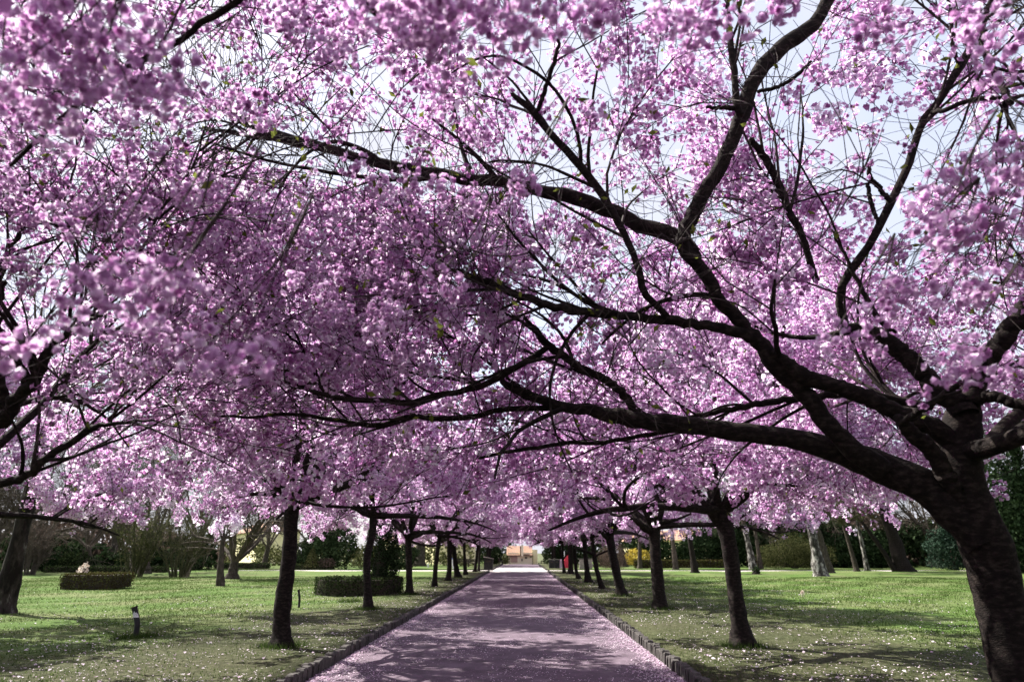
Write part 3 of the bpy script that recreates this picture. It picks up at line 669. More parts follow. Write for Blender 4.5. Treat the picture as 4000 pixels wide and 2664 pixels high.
survey_tree('great black cherry tree with heavy limbs arching over the path from the right edge', base, tr, limbs, hid, org, (110, 520, 2100, 4200), 15500, 'near', 1.35, 2.05, ROWG, 7.6, bare=2.4, sprays=SPR_R)

# --- the near tree on the left: only its limbs reach into the view
bl = np.array([-5.0, 5.5, .08])
trl = [(bl, .2), (bl + (.03, 0, 1.0), .17), (bl + (.1, 0, 1.9), .16), (bl + (.12, 0, 2.3), .15)]
crot = bl + np.array((.12, 0, 2.1))
limbsL = [
 [(crot + (0, 0, -.25), .065)] + seg(5.5, 5.2, (-20, 1895, 52), (96, 1857, 48), (191, 1786, 46), (306, 1710, 42), (357, 1665, 34), (446, 1653, 24), (600, 1640, 12)),
 [(crot, .075)] + seg(5.5, 5.0, (-10, 1670, 84), (64, 1557, 74), (134, 1493, 68), (191, 1372, 54), (255, 1308, 40), (350, 1250, 26), (402, 1235, 12)),
 [(crot, .06)] + seg(5.5, 5.4, (-15, 1640, 60), (5, 1500, 52), (-10, 1400, 50), (-30, 1250, 44), (20, 1100, 30)),
 seg(5.5, 4.6, (-60, 1250, 50), (20, 1020, 34), (100, 880, 22), (230, 760, 16)),
 seg(5.2, 4.4, (350, 1250, 18), (420, 1110, 18), (560, 960, 17), (640, 800, 15), (760, 640, 12), (800, 500, 9)),
 seg(5.2, 4.6, (255, 1308, 22), (290, 1150, 20), (300, 980, 18), (250, 820, 15), (300, 620, 12), (290, 480, 9)),
 seg(5.4, 5.6, (306, 1710, 18), (460, 1560, 18), (640, 1430, 16), (820, 1330, 14), (960, 1180, 10)),
 seg(4.2, 3.7, (-80, 330, 26), (90, 345, 24), (178, 364, 20), (300, 400, 14)),
]
limbsL = [[(p_, r_ * .66) for p_, r_ in L_] for L_ in limbsL]
survey_tree('near cherry tree hidden past the left edge, its dark limbs reaching in under pink blossom', bl, trl, limbsL, [(p, r * .6) for p, r in generic_limbs(.5, 9, (3.4, 4.8)) if p[-1][0] < .6], crot, (60, 280, 900, 1900), 5000, 'left', 1.2, 2.0, ROWG, 5.4, cut=lambda p: (p[:, 0] > -1.6 + .35 * (p[:, 2] - 2)) & (p[:, 2] < 5.6))

for x, y, lab, tag, cc in ((-4.3, -1.8, 'near cherry tree behind the viewer, blurred blossom hanging over the upper left corner', 'overleft', .95),
                      (4.3, -3.6, 'near cherry tree behind the viewer, blossom hanging over the upper right corner', 'overright', 1.3)):
    b_ = np.array([x, y, .08]); cr_ = b_ + np.array([-.05 * np.sign(x), 0, 2.2])
    survey_tree(lab, b_, [(b_, .18), (b_ + (0, 0, 1), .16), (cr_, .15)], [seg(2.7, 2.1, (40, 650, 14), (220, 480, 20), (450, 300, 23), (640, 190, 26), (800, 90, 28), (960, -30, 30), (1150, -250, 34)), seg(2.5, 2.1, (1600, 140, 12), (1480, 60, 26), (1400, -20, 28), (1250, -250, 32))] if x < 0 else [], generic_limbs(.3 + x, 8, (3.2, 4.4)), cr_, (30, 190, 650, 1300), 3600 if x < 0 else 3300, tag, cc, 2.5, ROWG, 5.3, 150, bare=4.5, cut=lambda p: (np.abs(p[:, 0]) < 1.9) & (p[:, 2] < 4.2), sprays=SPR_L if x < 0 else ())
# ------------------------------------------------------------------ BACKGROUND PLANTING
def leafy(name, label, cat, loc, pts, nrm, size, material, group=None, core=None, spread=.7, tmul=None):
    v = cards(pts, size, nrm, spread, 1.5, tmul)
    Vv, Ff, Tt = v
    me = mk_mesh(name, Vv, Ff, material, Tt)
    o = thing(name, label, cat, loc, 0, group)
    obj('foliage', me, o, kind='stuff')
    if core is not None:
        obj('stems', mk_mesh('stems', core[0], core[1], 'dark_wood'), o)
    return o
def box_surface(n, sx, sy, sz, jit=.03):
    a = np.array([sx * sz, sx * sz, sy * sz, sy * sz, sx * sy]); f = rng.choice(5, n, p=a / a.sum()); u, v = rng.uniform(-.5, .5, (2, n))
    p = np.zeros((n, 3)); q = np.zeros((n, 3))
    for k, (nx, ny, nz) in enumerate(((0, -1, 0), (0, 1, 0), (-1, 0, 0), (1, 0, 0), (0, 0, 1))):
        m = f == k
        if k < 2: p[m] = np.stack([u[m] * sx, np.full(m.sum(), ny * sy / 2), (v[m] + .5) * sz], -1)
        elif k < 4: p[m] = np.stack([np.full(m.sum(), nx * sx / 2), u[m] * sy, (v[m] + .5) * sz], -1)
        else: p[m] = np.stack([u[m] * sx, v[m] * sy, np.full(m.sum(), sz)], -1)
        q[m] = (nx, ny, nz)
    return p + rng.normal(0, jit, (n, 3)), q
def hedge_box(label, loc, sx, sy, sz, n, size, material, rz=0):
    p, q = box_surface(n, sx, sy, sz)
    c, s = math.cos(rz), math.sin(rz); Rm = np.array([[c, s, 0], [-s, c, 0], [0, 0, 1]]); p = p @ Rm; q = q @ Rm
    return leafy('hedge', label, 'hedge', loc, p, q, size, material, core=box(0, 0, sz * .46, sx - .12, sy - .12, sz * .92, rz))
def ring_hedge(label, loc, ro, ri, sz, n, size, material):
    a = rng.uniform(0, 2 * np.pi, n); k = rng.random(n); r = np.where(k < .45, ro, np.where(k < .65, ri, rng.uniform(ri, ro, n)))
    z = np.where(k < .65, rng.uniform(0, sz, n), sz); d = np.stack([np.cos(a), np.sin(a), 0 * a], -1)
    q = np.where((k < .45)[:, None], d, np.where((k < .65)[:, None], -d, np.array([0, 0, 1.])))
    p = d * r[:, None]; p[:, 2] = z; p += rng.normal(0, .03, p.shape)
    m = 40; an = np.linspace(0, 2 * np.pi, m, endpoint=False); V = []
    for rr, zz in ((ro - .06, 0), (ro - .06, sz - .05), (ri + .06, sz - .05), (ri + .06, 0)):
        V += [(rr * math.cos(t), rr * math.sin(t), zz) for t in an]
    F = [(k2 * m + i, k2 * m + (i + 1) % m, (k2 + 1) * m + (i + 1) % m, (k2 + 1) * m + i) for k2 in range(3) for i in range(m)]
    return leafy('hedge', label, 'hedge', loc, p, q, size, material, core=(np.array(V), np.array(F)))
def ell_surface(n, c, r, inner=.75, squash=None):
    d = norm(rng.normal(0, 1, (n, 3))); lump = 1 + .12 * np.sin(d[:, 0] * 7 + c[0]) * np.sin(d[:, 1] * 6 + c[1] * 2) + .1 * np.sin(d[:, 2] * 9 + 2 * c[0])
    p = np.array(c) + d * np.array(r) * (lump * rng.uniform(inner, 1.0, n))[:, None]
    return p, d
def bush(label, loc, blobs, n, size, material, cat='bush', name='bush', stems=True, dens=.75):
    ps, qs = [], []
    w_ = np.array([b[1][0] * b[1][2] for b in blobs]); w_ = w_ / w_.sum()
    for (c, r), f in zip(blobs, w_):
        p, q = ell_surface(int(n * f), c, r, dens); ps.append(p); qs.append(q)
    p = np.vstack(ps); q = np.vstack(qs); m = p[:, 2] > .02; p, q = p[m], q[m]
    core = None
    if stems:
        K = 7; S_ = [catmull(np.array([(0, 0, 0), np.array(c) * .5, c], float), K) for c, r in blobs]; core = tubes(np.stack(S_), np.linspace(.1, .04, K)[None].repeat(len(S_), 0), 6)
    return leafy(name, label, cat, loc, p, q, size, material, core=core)
def cone_pts(n, r, h, z0=0, power=1.0):
    t = rng.random(n) ** .8; a = rng.uniform(0, 2 * np.pi, n); rr = r * (1 - t) ** power * rng.uniform(.75, 1.05, n)
    return np.stack([rr * np.cos(a), rr * np.sin(a), z0 + t * h], -1), np.stack([np.cos(a), np.sin(a), .4 + 0 * a], -1)

# extreme left: mottled trunk, then more pale/mottled trunks on the right lawn
def plain_tree(name, label, g, h, r0, lean, matn, gv=None, rz=0, sc=1.0, group='bare trees round the lawns'):
    t = thing(name, label, 'tree', tuple(g), 0, group)
    pts = [np.zeros(3), np.array([lean[0] * .4, lean[1] * .4, h * .45]), np.array([lean[0], lean[1], h])]
    obj('trunk', trunk_mesh(np.zeros(3), pts, [r0, r0 * .8, r0 * .62], 1.3, 14, 26, matn, .05), t)
    if gv is not None:
        for nm, k in (('branches', 'sub'), ('twigs', 'twigs')):
            o = obj(nm, BARE[gv][k], t, (lean[0], lean[1], h - .1), (0, 0, rz)); o.scale = (sc,) * 3; o['kind'] = 'stuff'
    return t
reseed(300)
BARE = []
for v, (el0, el1, mt, rm) in enumerate(((32, 75, 'twig_bare', 5.5), (48, 82, 'twig_bare', 4.2), (30, 78, 'twig_olive', 5.5))):
    ls = []
    for k in range(9):
        az = 2 * math.pi * k / 9 + rng.normal(0, .3); el = math.radians(rng.uniform(el0, el1)); d = np.array([math.cos(az) * math.cos(el), math.sin(az) * math.cos(el), math.sin(el)])
        p = [np.zeros(3)]
        for i in range(11): d = norm(d + rng.normal(0, .09, 3)); p.append(p[-1] + d * .5)
        ls.append(p)
    sk = np.array(ls); sr = np.linspace(.085, .014, 12)[None].repeat(9, 0)
    s2, r2, _ = grow(sk, sr, 50, .15, .95, (1.5, 3.0), (20, 55), 9, up=.1, wob=.09, rfrac=.6, rmin=.014)
    s3, r3, _ = grow(np.concatenate([s2]), r2, 330, .1, 1, (.8, 1.7), (20, 55), 6, up=.1, wob=.1, rfrac=.6, rmin=.009)
    s4, r4, _ = grow(s3, r3, 3000, .1, 1, (.4, 1.0), (20, 60), 4, up=.05, wob=.12, rfrac=.6, rmin=.006)
    V, F = joinVF([tubes(sk, sr, 7), tubes(s2, r2, 5)]); V2, F2 = joinVF([tubes(s3, r3, 3), tubes(s4, r4, 3)])
    BARE.append(dict(sub=mk_mesh('bare_branches', V, F, mt), twigs=mk_mesh('bare_twigs', V2, F2, mt)))

plain_tree('birch_tree', 'mottled black and white birch trunk at the left edge, beside the hedge', G(8, 2392), 4.6, .25, (.1, .1), 'birch_dark', 0, .3, .9)
plain_tree('birch_tree', 'broad white-patched birch standing alone on the bright right lawn', G(3206, 2250), 3.6, .42, (-.3, 0), 'birch', 0, 1.3, .9)
plain_tree('birch_tree', 'slimmer pale birch trunk left of the pale bush behind the right lawn', G(2943, 2222), 4.2, .35, (-.5, 0), 'birch', 1, .9, .9)
plain_tree('bare_tree', 'brown bare tree close right of the broad white-patched birch', G(3236, 2236), 4.4, .4, (-.7, 0), 'bark_grey', 1, 2.3, 1.0)
plain_tree('bare_tree', 'slender grey tree trunk first right of the slimmer birch', G(2972, 2222), 4, .22, (-.2, 0), 'bark_grey', 1, 3.3, .8)
plain_tree('bare_tree', 'dark little trunk standing forward under blossom right of the yellow glow', G(2716, 2238), 3.2, .26, (-.3, 0), 'bark', 2, 4.3, .7)
plain_tree('bare_tree', 'thin curved olive trunk near the middle of the right lawn edge', G(3347, 2231), 3.8, .2, (-.6, 0), 'bark_grey', 2, 5.0, .8)
plain_tree('bare_tree', 'thin pale upright trunk between the curved one and the great dark tree', G(3389, 2230), 4.2, .2, (-.3, 0), 'birch', 1, .5, .8)
plain_tree('bare_tree', 'great dark slanting tree at the far right behind the lawn', G(3532, 2234), 5.2, .62, (-.9, 0), 'bark', 0, 2.8, 1.15)
plain_tree('bare_tree', 'leaning thinner stem joined at the foot of the great dark tree', G(3500, 2234), 4.0, .2, (-2.2, 0), 'bark', 2, 1.0, .6)
plain_tree('bare_tree', 'grey trunk behind the right row seen between its first and second trunks', G(2640, 2222), 4.5, .26, (-.2, 0), 'bark_grey', 0, 1.0, .9)
plain_tree('bare_tree', 'slim trunk right behind the second trunk of the right row', G(2500, 2219), 4.5, .22, (.2, 0), 'bark_grey', 1, 1.9, .9)
plain_tree('bare_tree', 'short thick grey trunk beyond the left lawn in front of the yellow glow', G(1640, 2212), 4.3, .60, (0, 0), 'bark_grey', 0, 2.0, 1.0)
# left woods: bare, brown, wide
for x, y, gv, rz, sc, hh, lab in ((905, 2262, 0, .4, 1.35, 1.0, 'spreading bare many-branched tree behind the pale sapling on the left lawn'), (1030, 2215, 1, 1.9, 1.3, 2.0, 'bare tree before the yellow glow left of the brown wavy cherry trunk'),
        (560, 2240, 0, 2.8, 1.5, 2.0, 'wide brown bare tree rising behind the two willowy shrubs'), (330, 2225, 0, .9, 1.6, 2.0, 'brown bare tree rising behind the two clipped domes'),
        (160, 2225, 1, 1.4, 1.7, 2.0, 'tall bare tree behind the dark yew at the far left'), (60, 2235, 0, 4.4, 1.5, 2.0, 'bare tree just right of the mottled birch at the left edge'),
        (760, 2222, 1, 3.3, 1.6, 2.4, 'tall bare tree standing behind the second willowy shrub'), (-60, 2240, 0, 3.0, 1.5, 2.0, 'low-branched bare tree reaching in from beyond the left edge'),
        (440, 2212, 1, 5.6, 1.9, 3.0, 'tallest bare tree at the back of the left woods'), (1210, 2212, 1, 2.2, 1.5, 2.0, 'bare tree behind the dark yew mass left of the round hedge')):
    g = G(x, y); plain_tree('bare_tree', lab, g, hh, .26 * sc, (rng.normal(0, .2), 0), 'bark_grey', gv, rz, sc)
for x, y, gv, rz, sc, hh, lab in ((2780, 2212, 1, .4, 1.7, 3.0, 'tall bare tree at the back of the right woods behind the little dark trunk'), (3080, 2212, 0, 1.9, 1.6, 3.0, 'tall bare tree behind the pale bush on the right'),
        (3300, 2214, 1, 2.9, 1.8, 3.0, 'tall bare tree at the back of the woods right of the broad birch'), (3640, 2214, 0, 3.9, 1.7, 3.0, 'tall bare tree above the dark evergreens at the far right'),
        (3900, 2225, 1, 4.9, 1.8, 3.0, 'tall grey bare tree beyond the right edge trunk'), (2440, 2212, 1, 5.9, 1.3, 2.5, 'bare tree behind the brown dome bush')):
    g = G(x, y); plain_tree('bare_tree', lab, g, hh, .24 * sc, (rng.normal(0, .3), 0), 'bark_grey', gv, rz, sc)
# stems of the spreading tree
# pale sapling with a few blossoms
g = G(860, 2286); t = thing('sapling', 'pale slim young cherry on the left lawn with few blossoms', 'tree', tuple(g))
top = P(870, 2110, g[1]) - g
obj('trunk', trunk_mesh(np.zeros(3), [np.zeros(3), top * .5 + (-.03, 0, 0), top], [.17, .13, .1], 1.2, 12, 20, 'bark_grey'), t)
for q in ((900, 2070), (925, 2080), (850, 2060), (880, 2050)):
    e = P(*q, g[1]) - g; me, _, _ = limb_mesh(np.array([top * .97, (top + e) / 2 + (0, 0, .06), e]), [.06, .045, .03], 8, 6, matn='bark_grey'); obj('limb', me, t)
pp = np.vstack([P(*q, g[1]) - g + rng.normal(0, .16, (26, 3)) for q in ((865, 2040), (915, 2050), (848, 2070), (905, 2025), (930, 2030))])
obj('crown', cluster_mesh('sapling_crown', pp, T_FAR, 1.0, 1.6, .25), t, kind='stuff')
reseed(400)
# willowy multistem shrubs
def willow_shrub(label, g, h, r, mt, n=26):
    t = thing('shrub', label, 'shrub', tuple(g))
    ls = []
    for k in range(n):
        az = rng.uniform(0, 6.28); el = math.radians(rng.uniform(62, 86)); d = np.array([math.cos(az) * math.cos(el), math.sin(az) * math.cos(el), math.sin(el)])
        p = [np.array([math.cos(az), math.sin(az), 0]) * rng.uniform(.05, r * .35)]
        for i in range(9): d = norm(d + rng.normal(0, .05, 3)); p.append(p[-1] + d * h * .11)
        ls.append(p)
    sk = np.array(ls); sr = np.linspace(.045, .015, 10)[None].repeat(n, 0)
    s2, r2, _ = grow(sk, sr, 300, .2, 1, (.5, 1.2), (15, 40), 5, up=.1, rfrac=.6, rmin=.007); s3, r3, _ = grow(s2, r2, 1500, .1, 1, (.25, .6), (15, 45), 3, rfrac=.6, rmin=.005)
    obj('stems', mk_mesh('stems', *tubes(sk, sr, 5), mt), t)
    V, F = joinVF([tubes(s2, r2, 3), tubes(s3, r3, 3)]); obj('twigs', mk_mesh('shrub_twigs', V, F, mt), t, kind='stuff')
    lp = on_branches(s3, 2600); v = cards(lp, .055, None, 1, 1.6); obj('foliage', mk_mesh('shrub_leaves', v[0], v[1], 'olive_leaf' if mt == 'twig_olive' else 'brown_leaf', v[2]), t, kind='stuff')
    return t
willow_shrub('first upright olive many-stemmed shrub behind the low rectangular hedge', G(520, 2252), 3.6, 1.6, 'twig_olive')
willow_shrub('second upright olive many-stemmed shrub, nearer to the bare spreading tree', G(700, 2252), 3.8, 1.9, 'twig_olive', 32)
willow_shrub('brown tangle of stems left of the two clipped domes', G(110, 2245), 3.0, 1.6, 'twig_bare', 26)
# hedges and beds
g = G(430, 2312); hedge_box('low rectangular olive hedge around a bed on the left lawn', (-19.1, 32.2, .1), 2.1, 2.2, .60, 4200, .05, 'hedge_olive', .05)
gb = (-19.75, 32.0, .1); bush('pale cream-flowered shrub growing out of the low rectangular hedge', gb, [((0, 0, .68), (.22, .22, .26)), ((.1, 0, .88), (.15, .15, .2))], 150, .07, 'cream_leaf', stems=True)
hedge_box('dark clipped hedge beside the mottled birch at the left edge', (-25.9, 34.2, .1), 2.6, 1.2, .75, 3200, .055, 'hedge')
ring_hedge('round dark clipped hedge enclosing the columnar yew', (-6.25, 27.6, .1), 1.62, 1.15, .58, 6500, .045, 'hedge')
# columnar yew with several spires
g = np.array([-5.55, 27.9, .1]); ps, qs = [], []
for dx, dy, h, r in ((-.25, 0, 2.75, .32), (.1, .1, 3.0, .36), (.42, 0, 2.7, .24), (-.5, .1, 2.45, .2), (.05, -.25, 2.6, .3), (.3, -.2, 2.3, .28), (.55, .1, 2.2, .18)):
    n = int(1500 * r / .3); tt = rng.random(n); a = rng.uniform(0, 6.28, n); rr = r * np.clip((1 - tt) * 3.2, 0, 1) ** .6 * rng.uniform(.75, 1.08, n)
    ps.append(np.stack([dx + rr * np.cos(a), dy + rr * np.sin(a), tt * h], -1)); qs.append(np.stack([np.cos(a), np.sin(a), .8 + 0 * a], -1))
leafy('yew_tree', 'dark columnar yew with several pointed spires inside the round hedge', 'tree', tuple(g), np.vstack(ps), np.vstack(qs), .05, 'evergreen', core=tubes(np.array([[[0, 0, 0], [0, 0, 1], [0, 0, 2]]]), np.array([[.3, .3, .1]]), 8))
# topiary domes, low parterre
hedge_box('long very low dark hedge in front of the two clipped domes', (-33.5, 57.5, .1), 9.5, 1.2, .42, 3600, .09, 'hedge')
for x, lab in ((274, 'clipped dome of dark box, first of two on the far left lawn'), (328, 'clipped dome of dark box, second of two nearer to the willowy shrubs')):
    g = G(x, 2232); bush(lab, (g[0], 58.6, .1), [((0, 0, .75), (.62, .62, .75))], 1300, .09, 'hedge', stems=True, dens=.93)
bush('low black spreading yew left of the clipped domes', (-39.5, 60, .1), [((0, 0, .9), (2.2, 1.5, 1.1)), ((2, 0, .7), (1.5, 1.2, .8))], 3200, .16, 'evergreen')
bush('dark rounded shrub between the two willowy shrubs', (-28.5, 62, .1), [((0, 0, .6), (1.6, 1, .8))], 1300, .14, 'evergreen')
# yew mass and cone left of the ring hedge
bush('large dark yew mass behind the small cone conifer', (-19.8, 70, .1), [((0, 0, 2.0), (1.9, 1.6, 2.3)), ((1.9, 0, 2.2), (1.6, 1.5, 2.1)), ((-1.5, 0, 1.3), (1.2, 1.3, 1.6)), ((.6, 0, 3.2), (1.2, 1.2, 1.6))], 9000, .17, 'evergreen', 'tree', 'yew_tree')
p, q = cone_pts(1500, .85, 2.0, .1, .8); leafy('conifer', 'small green cone-shaped conifer among low stones', 'tree', (-20.3, 66.3 + 2.6, .1), p, q, .11, 'olive_leaf', core=tubes(np.array([[[0, 0, 0], [0, 0, 1], [0, 0, 1.8]]]), np.array([[.2, .15, .04]]), 6))
hedge_box('low dark hedge strip at the foot of the cone conifer', (-20.6, 69, .1), 4.6, 1.0, .45, 1500, .1, 'hedge')
hedge_box('small clipped hedge block left of the brown wavy trunk', (-27.5, 70, .1), 5.2, 1.0, .5, 1500, .1, 'hedge')
bush('round dark evergreen right behind the columnar yew', (-11.9, 70, .1), [((0, 0, 1.3), (1.7, 1.2, 1.5))], 3200, .14, 'evergreen')
bush('loose olive shrub between the yew mass and the columnar yew', (-15.4, 70, .1), [((0, 0, .9), (1.8, 1, 1.2)), ((1, 0, 1.2), (1.2, 1, 1.1))], 1300, .12, 'olive_leaf')
bush('pale fallow shrub lying beside the cone conifer', (-18.8, 68.6, .1), [((0, 0, .55), (.9, .5, .45))], 600, .08, 'brown_leaf')
# beside the gate
bush('tall dark evergreen shrub left of the cream gatehouse', (-3.9, 97, .1), [((0, 0, 1.2), (1.2, 1.2, 1.4)), ((-1, .5, 1.6), (1.2, 1.2, 1.6))], 4200, .13, 'evergreen')
bush('tall dark evergreen behind the gatehouse on its left', (-7.5, 112, .1), [((0, 0, 2.6), (2.6, 1.6, 3.2)), ((3.6, 2, 2.4), (2.4, 1.6, 3))], 5000, .2, 'evergreen')
bush('tall dark evergreen behind the gatehouse on its right', (9.0, 112, .1), [((0, 0, 2.6), (2.8, 1.6, 3.2)), ((-3.6, 2, 2.4), (2.4, 1.6, 3))], 5000, .2, 'evergreen')
bush('small light green shrub at the gatehouse left corner', (-2.4, 98, .1), [((0, 0, .6), (.6, .6, .7))], 700, .1, 'olive_leaf')
bush('tall dark ivy hedge right of the cream gatehouse', (4.1, 96, .1), [((0, 0, 1.2), (1.5, 1.2, 1.5)), ((1.6, 0, 1.3), (1.5, 1.2, 1.5)), ((3.2, 0, 1.2), (1.4, 1.2, 1.4))], 6500, .13, 'evergreen')
bush('brown bare dome bush behind the right row of cherries', (8.9, 71, .1), [((0, 0, 1.0), (1.7, 1.4, 1.5))], 9000, .05, 'brown_leaf', dens=.5)
bush('pale twiggy olive bush behind the right lawn', (26.6, 70.5, .1), [((0, 0, 1.5), (2.9, 1.5, 1.9)), ((2, 0, 1.2), (2.2, 1.4, 1.5)), ((-2.3, 0, 1.1), (1.6, 1.4, 1.3))], 16000, .075, 'olive_leaf', dens=.3)
bush('big glossy blue-green shrub at the far right of the lawn', (38.3, 64.5, .1), [((0, 0, 1.7), (2.3, 1.6, 2.0)), ((2.6, 0, 2.3), (2.4, 1.6, 2.6)), ((1.0, 0, 3.2), (1.6, 1.3, 1.6))], 10000, .15, 'blue_leaf')
bush('black-green yew wall right of the glossy shrub', (44.5, 66, .1), [((0, 0, 3), (3, 2, 3.8)), ((4, 0, 3.8), (3.4, 2, 4.4)), ((8, 0, 4.6), (3.6, 2, 5))], 14000, .23, 'evergreen')
bush('tall dark spruce-like evergreen behind the right edge trunk', (37.3, 55, .1), [((0, 0, 5), (2.4, 2, 6)), ((2, 0, 3), (2.6, 2, 4)), ((4.0, 0, 7), (3, 2, 6))], 15000, .21, 'evergreen', 'tree', 'spruce_tree')
bush('dark evergreen clump behind the thin trunks on the right', (33, 76, .1), [((0, 0, 2), (3.4, 1.6, 2.6)), ((4, 0, 1.8), (3, 1.6, 2.3)), ((-3.0, 0, 2.5), (2.6, 1.6, 3))], 10000, .22, 'evergreen')
bush('dark evergreen clump left of the slimmer birch', (19.2, 77, .1), [((0, 0, 1.8), (2.4, 1.6, 2.2)), ((2.8, 0, 2.4), (2.2, 1.6, 2.8))], 9000, .18, 'evergreen')
hedge_box('long low dark hedge under the yellow glow behind the right row', (16, 74, .1), 9.0, 1.0, .75, 3000, .12, 'hedge_olive')
bush('small yellow-flowering shrub behind the long hedge at the right row', (13.5, 84, .1), [((0, 0, .9), (1.8, 1.0, 1.0))], 1300, .16, 'yellow_leaf')
# far woods reading as one mass
def wood(name, x0, x1, y0, y1, zf, n, size, material, gap=0.0):
    x = rng.uniform(x0, x1, n); y = rng.uniform(y0, y1, n); h = zf(x); z = h * rng.random(n) ** 1.1
    k = (np.sin(x * 1.7 + y) + np.sin(x * .63 + z * 1.9) + np.sin(z * 2.7 + x * 3.3)) > (-.7 + gap * np.clip(1 - z / 2.2, 0, 1))
    p = np.stack([x, y, z + .05], -1)[k]; v = cards(p, rng.uniform(size * .6, size * 1.3, len(p)), None, 1, 1.5)
    obj(name, mk_mesh(name, v[0], v[1], material, v[2]), kind='stuff')
wood('far_woods', -100, -39, 82, 96, lambda x: 5.0 + 2 * np.sin(x * .2), 36000, .42, 'brown_leaf')
wood('far_evergreen_woods', -90, -34, 74, 80, lambda x: 2.6 + 1.2 * np.sin(x * .33), 15000, .4, 'evergreen')
wood('far_undergrowth', -37, -6, 84, 92, lambda x: 2.4 + .8 * np.sin(x * .5), 12000, .24, 'olive_leaf', 1.0)
wood('far_undergrowth', 8, 27, 84, 92, lambda x: 3.4 + .6 * np.sin(x * .9), 12000, .3, 'evergreen', 1.1)
wood('far_woods', 27, 95, 86, 98, lambda x: 6.5 + 2 * np.sin(x * .21), 42000, .42, 'brown_leaf', 1.0)
wood('far_evergreen_woods', 24, 95, 78, 86, lambda x: 4.0 + 1.4 * np.sin(x * .3), 30000, .4, 'evergreen', 1.7)

# ------------------------------------------------------------------ BUILDINGS
def pbox(x0, y0, x1, y1, Y, depth):
    a, b = P(x0, y1, Y), P(x1, y0, Y); return box((a[0] + b[0]) / 2, Y + depth / 2, (a[2] + b[2]) / 2, b[0] - a[0], depth, b[2] - a[2])
GY = 104.2
t = thing('gatehouse', 'cream gatehouse with orange tiled roof closing the far end of the path', 'building', (1.2, GY, 0))
def gpart(name, bx, m, parent=None, **k):
    V, F = bx; return obj(name, mk_mesh(name, V - np.array([1.2, GY, 0]), F, m), parent or t, **k)
wall = gpart('wall', pbox(1984, 2158, 2078, 2207, GY, 5), 'cream')
gpart('side_wall', pbox(2078.3, 2146, 2099, 2207, GY + .3, 5), 'yellow')
a, b, c = P(1978, 2168, GY - .3), P(2080, 2168, GY - .3), P(2080, 2132, GY + 1.8)
rows = 7; hw = (b[0] - a[0])
roof = gpart('roof', box((a[0] + b[0]) / 2, GY + 2.5, a[2] - .06, hw, 5.6, .08), 'tile')
for r_ in range(rows):
    u = r_ / rows; z = a[2] + (c[2] - a[2]) * (u + .5 / rows); y = GY - .3 + 2.4 * (u + .5 / rows)
    for k in range(12):
        V, F = box(a[0] + hw * (k + .5) / 12, y, z + rng.normal(0, .006), hw / 12 - .015, .40, .035)
        V[:, 2] += (V[:, 1] - y) * (c[2] - a[2]) / 2.4
        obj('tile', mk_mesh('tile', V - np.array([1.2, GY, 0]), F, 'tile'), roof)
d = gpart('door', pbox(1995, 2170, 2021, 2196, GY - .05, .08), 'door'); 
for k in range(5): gpart('door_board', pbox(1996 + k * 5, 2171, 2000.2 + k * 5, 2195.5, GY - .075, .04), 'door', d)
gpart('window', pbox(2050, 2175, 2059, 2181, GY - .04, .06), 'black')
gpart('window', pbox(2071, 2173, 2076, 2177, GY - .04, .06), 'black')
gpart('letter_box', pbox(2037, 2181, 2041, 2191, GY - .12, .1), 'black')
gpart('chimney', pbox(2036, 2128, 2044, 2172, GY - .5, .9), 'cream'); gpart('drainpipe', pbox(2031.5, 2132, 2035.4, 2170, GY - .42, .1), 'black')
gpart('post', pbox(1990.5, 2167, 1993, 2206, GY - .4, .1), 'dark_wood'); gpart('post', pbox(2080, 2166, 2082, 2206, GY - .4, .1), 'dark_wood')
gpart('gutter', pbox(1978, 2167.5, 2080, 2169.5, GY - .45, .12), 'dark_wood')
def glow_stand_in(label, cx, cy, L, h, m, rz):  # made-up building, pale walls angled to the sun to suggest a golden horizon glow
    t = thing('glow_stand_in', label, 'building', (cx, cy, 0), rz)
    def pt(n, bx, mm, par=None): return obj(n, mk_mesh(n, bx[0], bx[1], mm), par or t)
    pt('wall', box(0, 3, h / 2, L, 6, h), m)
    V, F = box(0, 3, h + .8, L + .6, 6.8, 1.6); V[4:, 1] = 3 + (V[4:, 1] - 3) * .05; pt('roof', (V, F), 'tile')
    k = -L / 2 + 2
    while k < L / 2 - 1.5:
        w_ = pt('window', box(k, -.02, h * .6, .8, .08, 1.0), 'white'); pt('pane', box(k, -.04, h * .6, .66, .07, .86), 'black', w_); k += 4.2
RZ = math.radians(-60)
glow_stand_in('added yellow walls standing in for the glow behind the bare trees left of the brown wavy trunk', -45, 114, 26, 4.6, 'yellow', RZ)
glow_stand_in('added yellow walls standing in for the glow behind the left row of trunks, left of the gatehouse', -18, 110, 24, 3.6, 'yellow', RZ)
glow_stand_in('added yellow walls standing in for the glow between the trunks of the right row', 21, 112, 17, 3.4, 'yellow', RZ)

